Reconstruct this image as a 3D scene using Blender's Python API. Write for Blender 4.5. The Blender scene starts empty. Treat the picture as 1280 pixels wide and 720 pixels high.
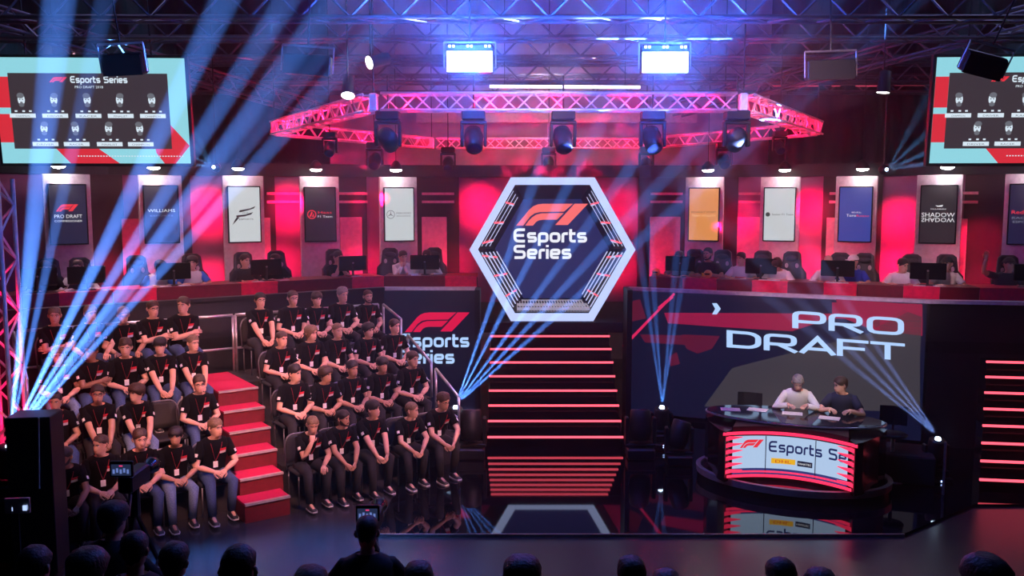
import bpy, math, random
from mathutils import Vector, Matrix, noise
random.seed(7)
C = bpy.context.scene.collection
R = math.radians
PI = math.pi

# ------------------------------------------------------------------ camera, world, exposure
F_PX, PITCH, CAM_H = 1100.0, R(5.7), 4.32
cam_d = bpy.data.cameras.new('camera'); cam = bpy.data.objects.new('camera', cam_d); C.objects.link(cam)
cam_d.sensor_width = 36; cam_d.lens = 36*F_PX/1280
cam.location = (0, 0, CAM_H); cam.rotation_euler = (PI/2-PITCH, 0, 0)
cam_d.clip_start = .05; cam_d.clip_end = 200
sc = bpy.context.scene; sc.camera = cam
w = bpy.data.worlds.new('world'); sc.world = w; w.use_nodes = True
w.node_tree.nodes['Background'].inputs[0].default_value = (.10, .16, .45, 1)
w.node_tree.nodes['Background'].inputs[1].default_value = .004
sc.view_settings.view_transform = 'Standard'; sc.view_settings.look = 'None'
sc.view_settings.exposure = 0.0; sc.view_settings.gamma = 1
cy = sc.cycles
cy.use_denoising = True; cy.max_bounces = 5; cy.diffuse_bounces = 2; cy.glossy_bounces = 3
cy.transmission_bounces = 3; cy.volume_bounces = 0; cy.transparent_max_bounces = 6
cy.sample_clamp_indirect = 3; cy.sample_clamp_direct = 0; cy.use_light_tree = True
cy.caustics_reflective = False; cy.caustics_refractive = False

def aim(o, tgt):
    d = Vector(tgt)-Vector(o.location); o.rotation_euler = d.to_track_quat('-Z', 'Y').to_euler()
def spot(loc, tgt, col, power, size, blend=.3, rad=.05, name='stage_light', gobo=False):
    d = bpy.data.lights.new(name, 'SPOT'); d.energy = power; d.color = col
    d.spot_size = R(size); d.spot_blend = blend; d.shadow_soft_size = rad
    o = bpy.data.objects.new(name, d); C.objects.link(o); o.location = loc; aim(o, tgt)
    if gobo:
        d.use_nodes = True; nt = d.node_tree; em = nt.nodes['Emission']
        tc = nt.nodes.new('ShaderNodeTexCoord'); mp = nt.nodes.new('ShaderNodeMapping')
        mp.inputs['Scale'].default_value = gobo; no = nt.nodes.new('ShaderNodeTexNoise'); no.inputs['Scale'].default_value = 1; no.inputs['Detail'].default_value = 1
        cr = nt.nodes.new('ShaderNodeValToRGB'); cr.color_ramp.elements[0].position = .52; cr.color_ramp.elements[1].position = .58
        nt.links.new(tc.outputs['Normal'], mp.inputs[0]); nt.links.new(mp.outputs[0], no.inputs['Vector'])
        nt.links.new(no.outputs[0], cr.inputs[0]); nt.links.new(cr.outputs[0], em.inputs['Strength'])
    return o
def point(loc, col, power, rad=.05, name='glow_lamp'):
    d = bpy.data.lights.new(name, 'POINT'); d.energy = power; d.color = col; d.shadow_soft_size = rad
    o = bpy.data.objects.new(name, d); C.objects.link(o); o.location = loc; return o
PINK = (1, .004, .10); REDL = (1, .01, .03); BLUE = (.10, .28, 1); BEAM = (.09, .27, 1); WARM = (1, .62, .5)

# key light on the spectators, from the front-of-house rig
spot((-1.5, 5.0, 8.0), (-4.9, 13.2, 1.3), (1, .40, .33), 6500, 27, .6, .35, 'front_rig_light')
spot((3.0, 7.0, 8.0), (-2.6, 13.6, 1.2), (1, .40, .34), 5200, 30, .6, .35, 'front_rig_light')
spot((-8.5, 16.5, 7.2), (-4.5, 13.2, 1.2), (1, .55, .65), 1100, 55, .6, .3, 'rear_rig_light')
spot((1.5, 17.0, 7.0), (-3.0, 13.6, 1.0), (1, .5, .6), 1100, 45, .6, .3, 'rear_rig_light')
# presenters
spot((2.5, 6.0, 8.0), (4.6, 13.9, 1.2), (1, .74, .66), 4200, 12, .6, .25, 'front_rig_light')
# players on the deck, from the front
spot((-2.0, 8.0, 7.6), (-6.3, 16.8, 2.9), (1, .6, .62), 1500, 20, .5, .3, 'front_rig_light')
spot((2.0, 8.0, 7.6), (-1.8, 18.6, 2.9), (1, .6, .62), 1300, 16, .5, .3, 'front_rig_light')
spot((2.0, 8.0, 7.6), (6.5, 17.2, 2.9), (1, .6, .62), 2200, 26, .5, .3, 'front_rig_light')
# blue wash on the front floor
spot((-1.5, 10.5, 7.4), (-2.2, 9.6, 0), (.10, .30, 1), 8000, 34, .8, .3, 'floor_wash_light')
spot((-3.0, 11.5, 7.4), (-3.95, 10.3, 0), (.05, .30, 1), 6000, 9, .5, .2, 'floor_wash_light')
spot((1.0, 11.0, 7.4), (.6, 9.2, 0), (.75, .6, .7), 90, 60, .9, .4, 'floor_wash_light')

# ------------------------------------------------------------------ measuring helpers (photo pixel -> world point on a known plane)
cP, sP = math.cos(PITCH), math.sin(PITCH)
def ray(px, py=360):
    u = (px-640)/F_PX; v = (py-360)/F_PX
    return Vector((u, cP-v*sP, -sP-v*cP))
def atz(px, py, z):
    r = ray(px, py); t = (z-CAM_H)/r.z; return Vector((r.x*t, r.y*t, z))
def atd(px, py, D):
    r = ray(px, py); t = D/r.y; return Vector((r.x*t, D, CAM_H+r.z*t))

# ------------------------------------------------------------------ materials
MATS = {}
def lin(c): return tuple((x/12.92 if x <= .04045 else ((x+.055)/1.055)**2.4) for x in c)
def mat(name, col, rough=.5, metal=0., em=None, es=0., noise_amt=.12, scale=12., bump=0., spec=None, light=False, coat=0):
    if name in MATS: return MATS[name]
    m = bpy.data.materials.new(name); m.use_nodes = True; nt = m.node_tree; b = nt.nodes['Principled BSDF']
    b.inputs['Roughness'].default_value = rough; b.inputs['Metallic'].default_value = metal
    if spec is not None: b.inputs['Specular IOR Level'].default_value = spec
    if coat: b.inputs['Coat Weight'].default_value = coat
    tc = nt.nodes.new('ShaderNodeTexCoord'); no = nt.nodes.new('ShaderNodeTexNoise')
    no.inputs['Scale'].default_value = scale; no.inputs['Detail'].default_value = 3
    nt.links.new(tc.outputs['Object'], no.inputs['Vector'])
    cr = nt.nodes.new('ShaderNodeValToRGB')
    cr.color_ramp.elements[0].position = .3; cr.color_ramp.elements[1].position = .7
    cr.color_ramp.elements[0].color = (*[max(0, x*(1-noise_amt)) for x in col], 1)
    cr.color_ramp.elements[1].color = (*[min(1, x*(1+noise_amt)) for x in col], 1)
    nt.links.new(no.outputs[0], cr.inputs[0]); nt.links.new(cr.outputs[0], b.inputs['Base Color'])
    if bump:
        bp = nt.nodes.new('ShaderNodeBump'); bp.inputs['Strength'].default_value = bump; bp.inputs['Distance'].default_value = .01
        nt.links.new(no.outputs[0], bp.inputs['Height']); nt.links.new(bp.outputs[0], b.inputs['Normal'])
    if em:
        b.inputs['Emission Color'].default_value = (*em, 1); b.inputs['Emission Strength'].default_value = es
        if not light: m.cycles.emission_sampling = 'NONE'
    MATS[name] = m; return m
def emi(name, col, s=1., light=False, base=(.01, .01, .01), rough=.6):
    return mat('lit_'+name, base, rough, em=col, es=s, light=light)

M_black = mat('black_paint', (.008, .008, .010), .5)
M_gloss = mat('black_gloss', (.006, .006, .008), .12)
M_dark = mat('dark_drape', (.012, .012, .018), .95)
M_grey = mat('grey_metal', (.22, .22, .24), .35, .9)
M_alu = mat('aluminium', (.62, .62, .66), .3, .85)
M_truss = mat('truss_aluminium', (.86, .84, .86), .45, .1)
M_rooftruss = mat('roof_truss_paint', (.12, .12, .15), .45, .4)
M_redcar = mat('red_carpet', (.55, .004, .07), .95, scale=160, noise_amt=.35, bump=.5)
M_reddark = mat('red_riser_shaded', (.12, .002, .010), .7)  # shade on the risers put into a darker red than the treads
M_nose = mat('stair_nosing', (.72, .62, .64), .35, .6)
M_blackcar = mat('black_carpet', (.012, .011, .013), .95, scale=90, bump=.3)
M_shirtblk = mat('black_cotton', (.0035, .0035, .005), .95, scale=40, bump=.2, spec=.15)
M_white = mat('white_plastic', (.8, .8, .8), .4)
M_label = mat('white_print', (.75, .75, .76), .6)
M_redprint = mat('red_print', (.7, .02, .05), .6)
M_lanyard = mat('lanyard_red', (.50, .03, .06), .7)
M_eyew = mat('eye_white', (.7, .68, .66), .3)
M_pupil = mat('pupil', (.02, .012, .01), .2)
M_lip = mat('lip', (.42, .14, .12), .5)
M_shoe = mat('shoe_black', (.012, .012, .014), .5)
M_sole = mat('shoe_sole', (.65, .65, .66), .5)
SKINS = [mat('skin_fair', (.62, .36, .27), .55, noise_amt=.06), mat('skin_tan', (.46, .25, .17), .55, noise_amt=.06), mat('skin_brown', (.26, .13, .085), .55, noise_amt=.06)]
HAIRS = {'black': mat('hair_black', (.012, .010, .010), .55, scale=60, noise_amt=.5, bump=.6), 'brown': mat('hair_brown', (.045, .026, .017), .55, scale=60, noise_amt=.5, bump=.6),
         'fair': mat('hair_fair', (.17, .11, .065), .55, scale=60, noise_amt=.4, bump=.6), 'grey': mat('hair_grey', (.22, .20, .19), .6, scale=60, noise_amt=.4, bump=.6)}
JEANS = mat('denim_blue', (.035, .07, .17), .85, scale=80, noise_amt=.3, bump=.3); JEANSL = mat('denim_light', (.13, .20, .34), .85, scale=80, noise_amt=.3, bump=.3)
CHARC = mat('charcoal_trousers', (.008, .008, .010), .85, scale=60)

# ------------------------------------------------------------------ mesh builder
class MB:
    def __init__(s): s.v = []; s.f = []; s.m = []
    def add(s, vs, fs, mi=0, T=None):
        o = len(s.v); s.v += [tuple(T @ Vector(p)) if T is not None else tuple(p) for p in vs]
        s.f += [tuple(i+o for i in f) for f in fs]; s.m += [mi]*len(fs)
    def box(s, c, d, mi=0, T=None, rz=0, bev=0):
        x, y, z = d[0]/2, d[1]/2, d[2]/2; c = Vector(c)
        if bev:
            b = min(bev, x*.9, y*.9, z*.9); pts = []
            for k, (ix, iz) in enumerate([(b, 0), (0, b), (0, 0)]): pass
            rings = []
            for zz, ins in ((-z, b), (-z+b, 0), (z-b, 0), (z, b)):
                X, Y = x-ins, y-ins; bb = b*.6
                rings.append([(X-bb, -Y), (X, -Y+bb), (X, Y-bb), (X-bb, Y), (-X+bb, Y), (-X, Y-bb), (-X, -Y+bb), (-X+bb, -Y)])
            RR = Matrix.Rotation(rz, 3, 'Z')
            rr = [[RR @ Vector((p[0], p[1], zz))+c for p in r] for r, zz in zip(rings, (-z, -z+b, z-b, z))]
            s.loft(rr, mi, True, True, T); return
        p = [Vector((a*x, b*y, e*z)) for e in (-1, 1) for a, b in ((-1, -1), (1, -1), (1, 1), (-1, 1))]
        if rz: RR = Matrix.Rotation(rz, 3, 'Z'); p = [RR @ q for q in p]
        s.add([q+c for q in p], [(0, 3, 2, 1), (4, 5, 6, 7), (0, 1, 5, 4), (1, 2, 6, 5), (2, 3, 7, 6), (3, 0, 4, 7)], mi, T)
    def loft(s, rings, mi=0, c0=True, c1=True, T=None, closed=True):
        n = len(rings[0]); vs = [p for r in rings for p in r]; fs = []
        for k in range(len(rings)-1):
            for i in range(n if closed else n-1):
                j = (i+1) % n; fs.append((k*n+i, k*n+j, (k+1)*n+j, (k+1)*n+i))
        if c0: fs.append(tuple(range(n-1, -1, -1)))
        if c1: fs.append(tuple((len(rings)-1)*n+i for i in range(n)))
        s.add(vs, fs, mi, T)
    def tube(s, pts, rad, n=8, mi=0, T=None, flat=1., caps=True, up=None):
        pts = [Vector(p) for p in pts]; L = len(pts)
        if not hasattr(rad, '__len__'): rad = [rad]*L
        tang = [(pts[min(i+1, L-1)]-pts[max(i-1, 0)]).normalized() for i in range(L)]
        u = Vector(up) if up else (Vector((0, 0, 1)) if abs(tang[0].z) < .9 else Vector((1, 0, 0)))
        a = (u-tang[0]*u.dot(tang[0])).normalized(); rings = []
        for i in range(L):
            a = (a-tang[i]*a.dot(tang[i])).normalized(); b = tang[i].cross(a)
            rings.append([pts[i]+a*(math.cos(2*PI*k/n)*rad[i]*flat)+b*(math.sin(2*PI*k/n)*rad[i]) for k in range(n)])
        s.loft(rings, mi, caps, caps, T)
    def lathe(s, prof, n=16, mi=0, T=None, caps=True):
        s.loft([[(r*math.cos(2*PI*k/n), r*math.sin(2*PI*k/n), z) for k in range(n)] for r, z in prof], mi, caps, caps, T)
    def ell(s, c, r, mi=0, n=8, m=5, T=None):
        c = Vector(c); rings = []
        for j in range(m+1):
            a = -PI/2+PI*j/m; q = max(math.cos(a), .02)
            rings.append([c+Vector((r[0]*q*math.cos(2*PI*k/n), r[1]*q*math.sin(2*PI*k/n), r[2]*math.sin(a))) for k in range(n)])
        s.loft(rings, mi, True, True, T)
    def prism(s, poly, y0, y1, mi=0, T=None):
        """polygon in (x,z), extruded along y"""
        n = len(poly); vs = [(x, y0, z) for x, z in poly]+[(x, y1, z) for x, z in poly]
        s.add(vs, [tuple(range(n)), tuple(range(2*n-1, n-1, -1))]+[(i, n+i, n+(i+1) % n, (i+1) % n) for i in range(n)], mi, T)
    def hprism(s, poly, z0, z1, mi=0, T=None):
        n = len(poly); vs = [(x, y, z0) for x, y in poly]+[(x, y, z1) for x, y in poly]
        s.add(vs, [tuple(range(n-1, -1, -1)), tuple(range(n, 2*n))]+[(i, (i+1) % n, n+(i+1) % n, n+i) for i in range(n)], mi, T)
    def mesh(s, name, mats, smooth=False):
        me = bpy.data.meshes.new(name); me.from_pydata([tuple(v) for v in s.v], [], s.f)
        if not isinstance(mats, (list, tuple)): mats = [mats]
        for m in mats: me.materials.append(m)
        me.polygons.foreach_set('material_index', s.m)
        if smooth: me.polygons.foreach_set('use_smooth', [True]*len(s.f))
        me.update(); return me
    def build(s, name, mats, parent=None, smooth=False):
        return ob(name, s.mesh(name, mats, smooth), parent)
def ob(name, me, parent=None, loc=None, rot=None, scale=None):
    o = bpy.data.objects.new(name, me); C.objects.link(o)
    if parent: o.parent = parent
    if loc is not None: o.location = loc
    if rot is not None: o.rotation_euler = rot
    if scale is not None: o.scale = scale
    return o
def empty(name, loc, rz=0):
    o = bpy.data.objects.new(name, None); C.objects.link(o); o.location = loc; o.rotation_euler = (0, 0, rz); o.empty_display_size = .1; return o
def tag(o, label=None, cat=None, group=None, kind=None):
    if label: o['label'] = label
    if cat: o['category'] = cat
    if group: o['group'] = group
    if kind: o['kind'] = kind
    return o
def dup(root, loc=None, rz=None, label=None):
    r = root.copy(); C.objects.link(r)
    if loc is not None: r.location = loc
    if rz is not None: r.rotation_euler = (0, 0, rz)
    if label: r['label'] = label
    for ch in KIDS(root):
        c = ch.copy(); C.objects.link(c); c.parent = r
        for g in KIDS(ch):
            d = g.copy(); C.objects.link(d); d.parent = c
    return r
def KIDS(o): return [x for x in C.objects if x.parent == o] if o.get('_k') is None else []
_kid_cache = {}
def KIDS(o):
    if o.name not in _kid_cache: _kid_cache[o.name] = list(o.children)
    return _kid_cache[o.name]
def frame(o, xdir, ydir=None):
    """matrix whose x runs along xdir, z is up, y points away from the viewer side"""
    x = Vector(xdir).normalized(); z = Vector((0, 0, 1)); y = z.cross(x)
    return Matrix.Translation(Vector(o)) @ Matrix((x, y, z)).transposed().to_4x4()

# ---------- lettering
def rnd(pts, r, closed=False, k=4):
    out = []; n = len(pts)
    for i, p in enumerate(pts):
        p = Vector(p)
        if not closed and i in (0, n-1): out.append(p); continue
        a = Vector(pts[i-1])-p; b = Vector(pts[(i+1) % n])-p; d = min(r, a.length*.48, b.length*.48)
        A = p+a.normalized()*d; B = p+b.normalized()*d
        for j in range(k+1):
            t = j/k; out.append(A*(1-t)**2+p*2*t*(1-t)+B*t*t)
    return out
GL = {
 'E': ([([(.80, .91), (.09, .91), (.09, .09), (.80, .09)], .28), ([(.09, .5), (.74, .5)], 0)], .95),
 'S': ([([(.80, .91), (.09, .91), (.09, .52), (.76, .52), (.76, .09), (.06, .09)], .2)], .95),
 's': ([([(.62, .63), (.09, .63), (.09, .36), (.6, .36), (.6, .09), (.06, .09)], .14)], .77),
 'p': ([([(.09, -.25), (.09, .63), (.64, .63), (.64, .09), (.09, .09)], .18)], .82),
 'o': ([([(.09, .09), (.09, .63), (.66, .63), (.66, .09)], -.2)], .84),
 'r': ([([(.09, 0), (.09, .63), (.44, .63)], .2)], .52),
 't': ([([(.12, .95), (.12, .09), (.48, .09)], .15), ([(0, .63), (.46, .63)], 0)], .58),
 'e': ([([(.09, .36), (.64, .36), (.64, .63), (.09, .63), (.09, .09), (.62, .09)], .16)], .82),
 'i': ([([(.09, 0), (.09, .70)], 0), ([(.09, .84), (.09, 1.0)], 0)], .28),
 'P': ([([(.09, 0), (.09, .91), (.86, .91), (.86, .40), (.09, .40)], .2)], 1.0),
 'R': ([([(.09, 0), (.09, .91), (.86, .91), (.86, .40), (.09, .40)], .2), ([(.42, .40), (.93, 0)], 0)], 1.05),
 'O': ([([(.09, .09), (.09, .91), (.95, .91), (.95, .09)], -.25)], 1.1),
 'D': ([([(.09, .91), (.70, .91), (.90, .74), (.90, .26), (.70, .09), (.09, .09)], .14), ([(.09, 0), (.09, 1.0)], 0)], 1.05),
 'A': ([([(.02, 0), (.48, .91), (.94, 0)], 0), ([(.2, .28), (.76, .28)], 0)], 1.02),
 'F': ([([(.09, 0), (.09, .91), (.9, .91)], 0), ([(.09, .48), (.8, .48)], 0)], .95),
 'T': ([([(0, .91), (.98, .91)], 0), ([(.49, .91), (.49, 0)], 0)], 1.0),
}
def stroke(mb, pts, t, closed, mi, fn):
    pts = [Vector(p) for p in pts]; q = [pts[0]]
    for p in pts[1:]:
        if (p-q[-1]).length > 1e-4: q.append(p)
    pts = q; n = len(pts); Lf = []; Rt = []
    for i in range(n):
        a = pts[i]-pts[i-1] if (i or closed) else pts[1]-pts[0]
        b = pts[(i+1) % n]-pts[i] if (i < n-1 or closed) else pts[-1]-pts[-2]
        a.normalize(); b.normalize(); na = Vector((-a.y, a.x)); nb = Vector((-b.y, b.x)); m = na+nb
        m = m.normalized() if m.length > 1e-3 else na
        k = t/2/max(.35, m.dot(na)); Lf.append(pts[i]+m*k); Rt.append(pts[i]-m*k)
    vs = [fn(p.x, p.y) for p in Lf]+[fn(p.x, p.y) for p in Rt]
    fs = [(i, (i+1) % n, n+(i+1) % n, n+i) for i in range(n if closed else n-1)]
    mb.add(vs, [f[::-1] for f in fs], mi)
def write(mb, s, fn, t=.18, mi=0, gap=0.):
    """stroke lettering; fn(x,y) maps glyph units to 3D. returns advance"""
    x = 0
    for ch in s:
        if ch == ' ': x += .5; continue
        g, adv = GL[ch]
        for pts, r in g:
            closed = r < 0; P = rnd([Vector(p) for p in pts], abs(r), closed) if r else pts
            stroke(mb, [(p[0]+x, p[1]) for p in P], t, closed, mi, fn)
        x += adv+gap
    return x
def swidth(s, gap=0.): return sum(.5 if c == ' ' else GL[c][1]+gap for c in s)
F1_POLYS = [
 [(0, 0), (.34, 0), (.50, .22), (.66, .42), (.86, .56), (1.1, .62), (2.2, .64), (2.62, 1), (1.25, 1), (1.0, .97), (.78, .88), (.6, .72), (.42, .5)],
 [(.42, 0), (.78, 0), (.92, .17), (1.05, .24), (1.25, .27), (1.88, .27), (2.2, .58), (1.15, .56), (.92, .50), (.74, .38), (.58, .22)],
 [(1.80, .03), (2.38, .03), (3.30, 1), (2.68, 1)],
]
def f1mark(mb, fn, mi=0):
    for P in F1_POLYS[:2]:
        # split in quads along a spine so concave outlines stay clean
        n = len(P); h = n//2
        A, B = {11: (P[:0], P[:0])}.get(0, (None, None)) or (None, None)
        vs = [fn(*p) for p in P]; mb.add(vs, [tuple(range(n))], mi)
    mb.add([fn(*p) for p in F1_POLYS[2]], [(0, 1, 2, 3)], mi)
_txt = {}
def text(mb, s, fn, h, mi=0, align='C', sx=1.):
    """built-in font lettering, fn(x,z)->3D, h = cap height"""
    if s not in _txt:
        cu = bpy.data.curves.new('lettering', 'FONT'); cu.body = s; cu.resolution_u = 2
        o = bpy.data.objects.new('lettering', cu); C.objects.link(o)
        bpy.context.view_layer.update()
        me = bpy.data.meshes.new_from_object(o)
        _txt[s] = ([v.co.copy() for v in me.vertices], [tuple(p.vertices) for p in me.polygons])
        bpy.data.objects.remove(o); bpy.data.curves.remove(cu); bpy.data.meshes.remove(me)
    V, Fc = _txt[s]
    if not V: return
    x0 = min(v.x for v in V); x1 = max(v.x for v in V); k = h/.72; off = {'C': -(x0+x1)/2, 'L': -x0, 'R': -x1}[align]
    mb.add([fn((v.x+off)*k*sx, v.y*k) for v in V], Fc, mi)
def text_w(mb, s, fn, wd, h, mi=0):
    """centred, stretched to width wd"""
    t = MB(); text(t, s, lambda x, y: (x, 0, y), h, 0); x0 = min(v[0] for v in t.v); x1 = max(v[0] for v in t.v)
    text(mb, s, fn, h, mi, 'C', wd/(x1-x0))

# ------------------------------------------------------------------ SETTING
def wallslab(name, p, q, z0, z1, th, m, side=1, kind='structure', parent=None):
    p = Vector((*p, 0)); q = Vector((*q, 0)); d = (q-p); T = frame(p, d); mb = MB()
    mb.box((d.length/2, th/2*side, (z0+z1)/2), (d.length, th, z1-z0), 0, T)
    o = mb.build(name, m, parent)
    if kind: o['kind'] = kind
    return o
# satin arena floor
mf = bpy.data.materials.new('satin_floor'); mf.use_nodes = True; nt = mf.node_tree; b = nt.nodes['Principled BSDF']
tc = nt.nodes.new('ShaderNodeTexCoord'); no = nt.nodes.new('ShaderNodeTexNoise'); no.inputs['Scale'].default_value = 1.3; no.inputs['Detail'].default_value = 6
mp = nt.nodes.new('ShaderNodeMapping'); mp.inputs['Scale'].default_value = (1, .35, 1)
nt.links.new(tc.outputs['Object'], mp.inputs[0]); nt.links.new(mp.outputs[0], no.inputs['Vector'])
cr = nt.nodes.new('ShaderNodeValToRGB'); cr.color_ramp.elements[0].color = (.018, .018, .022, 1); cr.color_ramp.elements[1].color = (.050, .048, .054, 1)
nt.links.new(no.outputs[0], cr.inputs[0]); nt.links.new(cr.outputs[0], b.inputs['Base Color'])
rr = nt.nodes.new('ShaderNodeMapRange'); rr.inputs['To Min'].default_value = .19; rr.inputs['To Max'].default_value = .30
nt.links.new(no.outputs[0], rr.inputs[0]); nt.links.new(rr.outputs[0], b.inputs['Roughness'])
mb = MB(); mb.box((0, 11, -.10), (34, 30, .12)); mb.build('floor', mf)['kind'] = 'structure'
# black mirror stage floor with a pale front edge
mg = mat('mirror_floor', (.006, .006, .009), .035, noise_amt=.3, scale=2, spec=.9)
YF = atz(690, 667, 0).y
SF = [(-1.75, YF), (atz(1130, 667, 0).x, YF), (6.6, 12.2), (13, 12.2), (13, 21), (-12, 21), (-12, 16.2), (-3.1, 16.2), (-1.75, 14.2)]
mb = MB(); mb.hprism(SF, -.04, 0); mb.build('stage_floor', mg)['kind'] = 'structure'
mb = MB(); mb.box(((SF[0][0]+SF[1][0])/2, YF-.012, -.02), (SF[1][0]-SF[0][0], .022, .042))
mb.build('trim_1', mat('edge_trim', (.35, .35, .37), .35, .6))['kind'] = 'structure'
# side walls, ceiling, back wall, drapes
wallslab('wall_back', (-16, 24.0), (16, 24.0), -.04, 10, .2, mat('warehouse_wall', (.34, .31, .34), .9, scale=2, noise_amt=.2))
wallslab('wall_left', (-16, -3), (-16, 24.2), -.04, 10, .2, M_dark)
wallslab('wall_right', (16, -3), (16, 24.2), -.04, 10, .2, M_dark, -1)
mb = MB(); mb.box((0, 10.5, 10.05), (34, 27.5, .1)); mb.build('ceiling', mat('dark_ceiling', (.02, .02, .028), .9))['kind'] = 'structure'
def drape(name, p, q, z0, z1, label):
    p = Vector((*p, 0)); q = Vector((*q, 0)); d = q-p; T = frame(p, d); mb = MB(); n = int(d.length/.12)
    rows = []
    for z in (z0, z1): rows.append([(d.length*i/n, .07*math.sin(i*1.9)+.03*math.sin(i*.7), z) for i in range(n+1)])
    mb.loft(rows, 0, False, False, T, closed=False)
    o = mb.build(name, M_dark, None, True); tag(o, label, 'curtain'); return o
xl = atd(412, 150, 23).x; xr = atd(960, 150, 23).x
drape('stage_drape', (-15.5, 22.6), (xl, 22.9), 0, 9.6, 'tall black drape covering the back wall left of the grey wall')
drape('stage_drape', (xr, 22.9), (15.5, 22.6), 0, 9.6, 'tall black drape covering the back wall right of the grey wall')
# cream beam on the back wall
mb = MB(); a = atd(520, 146, 23.6); bq = atd(872, 146, 23.6)
mb.box(((a.x+bq.x)/2, 23.8, a.z), (bq.x-a.x, .3, .28)); mb.build('trim_2', mat('cream_beam', (.55, .45, .42), .8))['kind'] = 'structure'

# ---------- raised deck behind the stage
DZ = 1.88; LZ = 2.60
LIPL = [Vector((-10.2, 12.15)), Vector((-2.54, 17.41)), Vector((-.72, 17.41))]
LIPR = [Vector((2.32, 17.41)), Vector((7.25, 15.15)), Vector((11.0, 14.5))]
mb = MB(); poly = [tuple(p) for p in LIPL]+[(-.72, 17.46), (2.32, 17.46)]+[tuple(p) for p in LIPR]+[(15.8, 14.5), (15.8, 22.4), (-15.8, 22.4), (-15.8, 12.15)]
mb.hprism(poly, DZ-.2, DZ); mb.build('deck_floor', M_blackcar)['kind'] = 'structure'
def seg(poly, k, off):
    p, q = poly[k], poly[k+1]; d = (q-p).normalized(); nrm = Vector((-d.y, d.x)); return p+nrm*off, q+nrm*off
def online(px, off, z=3.):
    """point on the deck-front line shifted back by off, seen at picture column px"""
    r = ray(px, 340); k = r.x/r.y; best = None
    for poly in (LIPL, LIPR):
        for i in range(2):
            p, q = seg(poly, i, off); d = q-p; den = d.x-k*d.y
            if abs(den) < 1e-6: continue
            t = (k*p.y-p.x)/den; over = max(0, -t, t-1)*d.length
            if best is None or over < best[0]-1e-6: best = (over, p+d*t, math.atan2(d.y, d.x))
    return best[1], best[2]
M_lip = mat('deck_lip', (.62, .58, .60), .45, .1)
M_screenblk = mat('led_wall_face', (.006, .006, .010), .3)
for k, (poly, i) in enumerate([(LIPL, 0), (LIPL, 1), (LIPR, 0), (LIPR, 1)]):
    p, q = poly[i], poly[i+1]
    wallslab(f'wall_deck_front_{k+1}', p, q, 0.0, LZ-.06, .12, M_black)
    T = frame((*p, 0), (*(q-p), 0)); mb = MB(); mb.box(((q-p).length/2, .03, LZ-.03), ((q-p).length+.02, .18, .06), 0, T)
    mb.build(f'trim_{k+3}', M_lip if k else M_black)['kind'] = 'structure'
# cheek walls beside the stair head
for k, x in enumerate((-.72, 2.32)):
    mb = MB(); mb.box((x+(.05 if k == 0 else -.05), 17.15, 1.3), (.1, .62, 2.6)); mb.build(f'wall_stair_cheek_{k+1}', M_black)['kind'] = 'structure'
# bays wall behind the panels
M_bay = mat('bay_wall_red_wash', (.34, .085, .22), .6, scale=3, noise_amt=.1)  # red of the wash lights is put into the wall colour too
BAY = [Vector((-12.4, 16.6)), Vector((-8.6, 18.9)), Vector((-2.6, 21.0)), Vector((4.6, 21.2)), Vector((8.6, 19.5)), Vector((13.0, 17.2))]
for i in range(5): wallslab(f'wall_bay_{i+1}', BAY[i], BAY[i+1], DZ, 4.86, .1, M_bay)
for i in range(5):
    p, q = BAY[i], BAY[i+1]; T = frame((*p, 0), (*(q-p), 0)); mb = MB()
    mb.box(((q-p).length/2, 0, 5.0), ((q-p).length, .3, .28), 0, T); mb.build(f'trim_{i+10}', M_black)['kind'] = 'structure'

# ---------- central lit stairs
M_led = emi('stair_led', (1, .09, .14), 2.1, light=True)
def lit_stairs(cx, D1, n, rise, run, wd, rz, label, sh=0.):
    root = empty('lit_staircase', (cx, D1, 0), rz); tag(root, label, 'stairs')
    st = MB(); st.box((0, run/2, rise/2), (wd, run, rise)); tread = st.mesh('step', M_gloss)
    lm = MB(); lm.box((0, -.012, 0), (wd, .024, .035)); led = lm.mesh('light_strip', M_led)
    for k in range(n):
        s = MB(); s.box((k*run*sh, k*run+run/2, (k+1)*rise/2), (wd-.02, run, (k+1)*rise)); o = s.build('step', M_gloss, root)
        ob('light_strip', led, root, (k*run*sh, k*run, (k+1)*rise-.018))
    return root
SCX = .76
lit_stairs(SCX, 15.10, 8, .205, .325, 2.38, 0, 'wide black central staircase with red glowing strip on every step')
e = MB()
sr = lit_stairs(0, 0, 8, .205, .28, 2.4, R(-8), 'black side staircase with red glowing strips at the right edge of the stage', .38)
sr.location = (6.95+1.19, 12.75-.17, 0)

# ---------- hexagonal portal
HC = Vector((.81, 17.72, 3.33)); HRo = 1.665
def hexpts(r, y, T=0): return [(HC.x+r*math.cos(PI/3*k), y, HC.z+r*math.sin(PI/3*k)) for k in range(6)]
hx = empty('hexagon_portal', (0, 0, 0)); tag(hx, 'hexagonal entrance portal with glowing white frame and logo screen above the central stairs', 'portal')
M_hex = emi('hexagon_frame', (.50, .60, 1.0), 1.15, light=True)
def hexring(ro, ri, y0, y1):
    m = MB(); m.loft([hexpts(ro, y1), hexpts(ro, y0), hexpts(ri, y0), hexpts(ri, y1)], 0, False, False); return m
hexring(1.665, 1.495, 17.62, 17.74).build('glowing_frame', M_hex, hx)
hexring(1.655, 1.60, 17.74, 19.9).build('outer_shell', M_black, hx)
HD = 19.75
m = MB(); m.add([tuple(Vector(hv0)) for hv0 in hexpts(1.55, HD)], [tuple(range(6))]); m.build('back_panel', emi('portal_screen', (.018, .024, .12), .9, light=True), hx)
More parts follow.
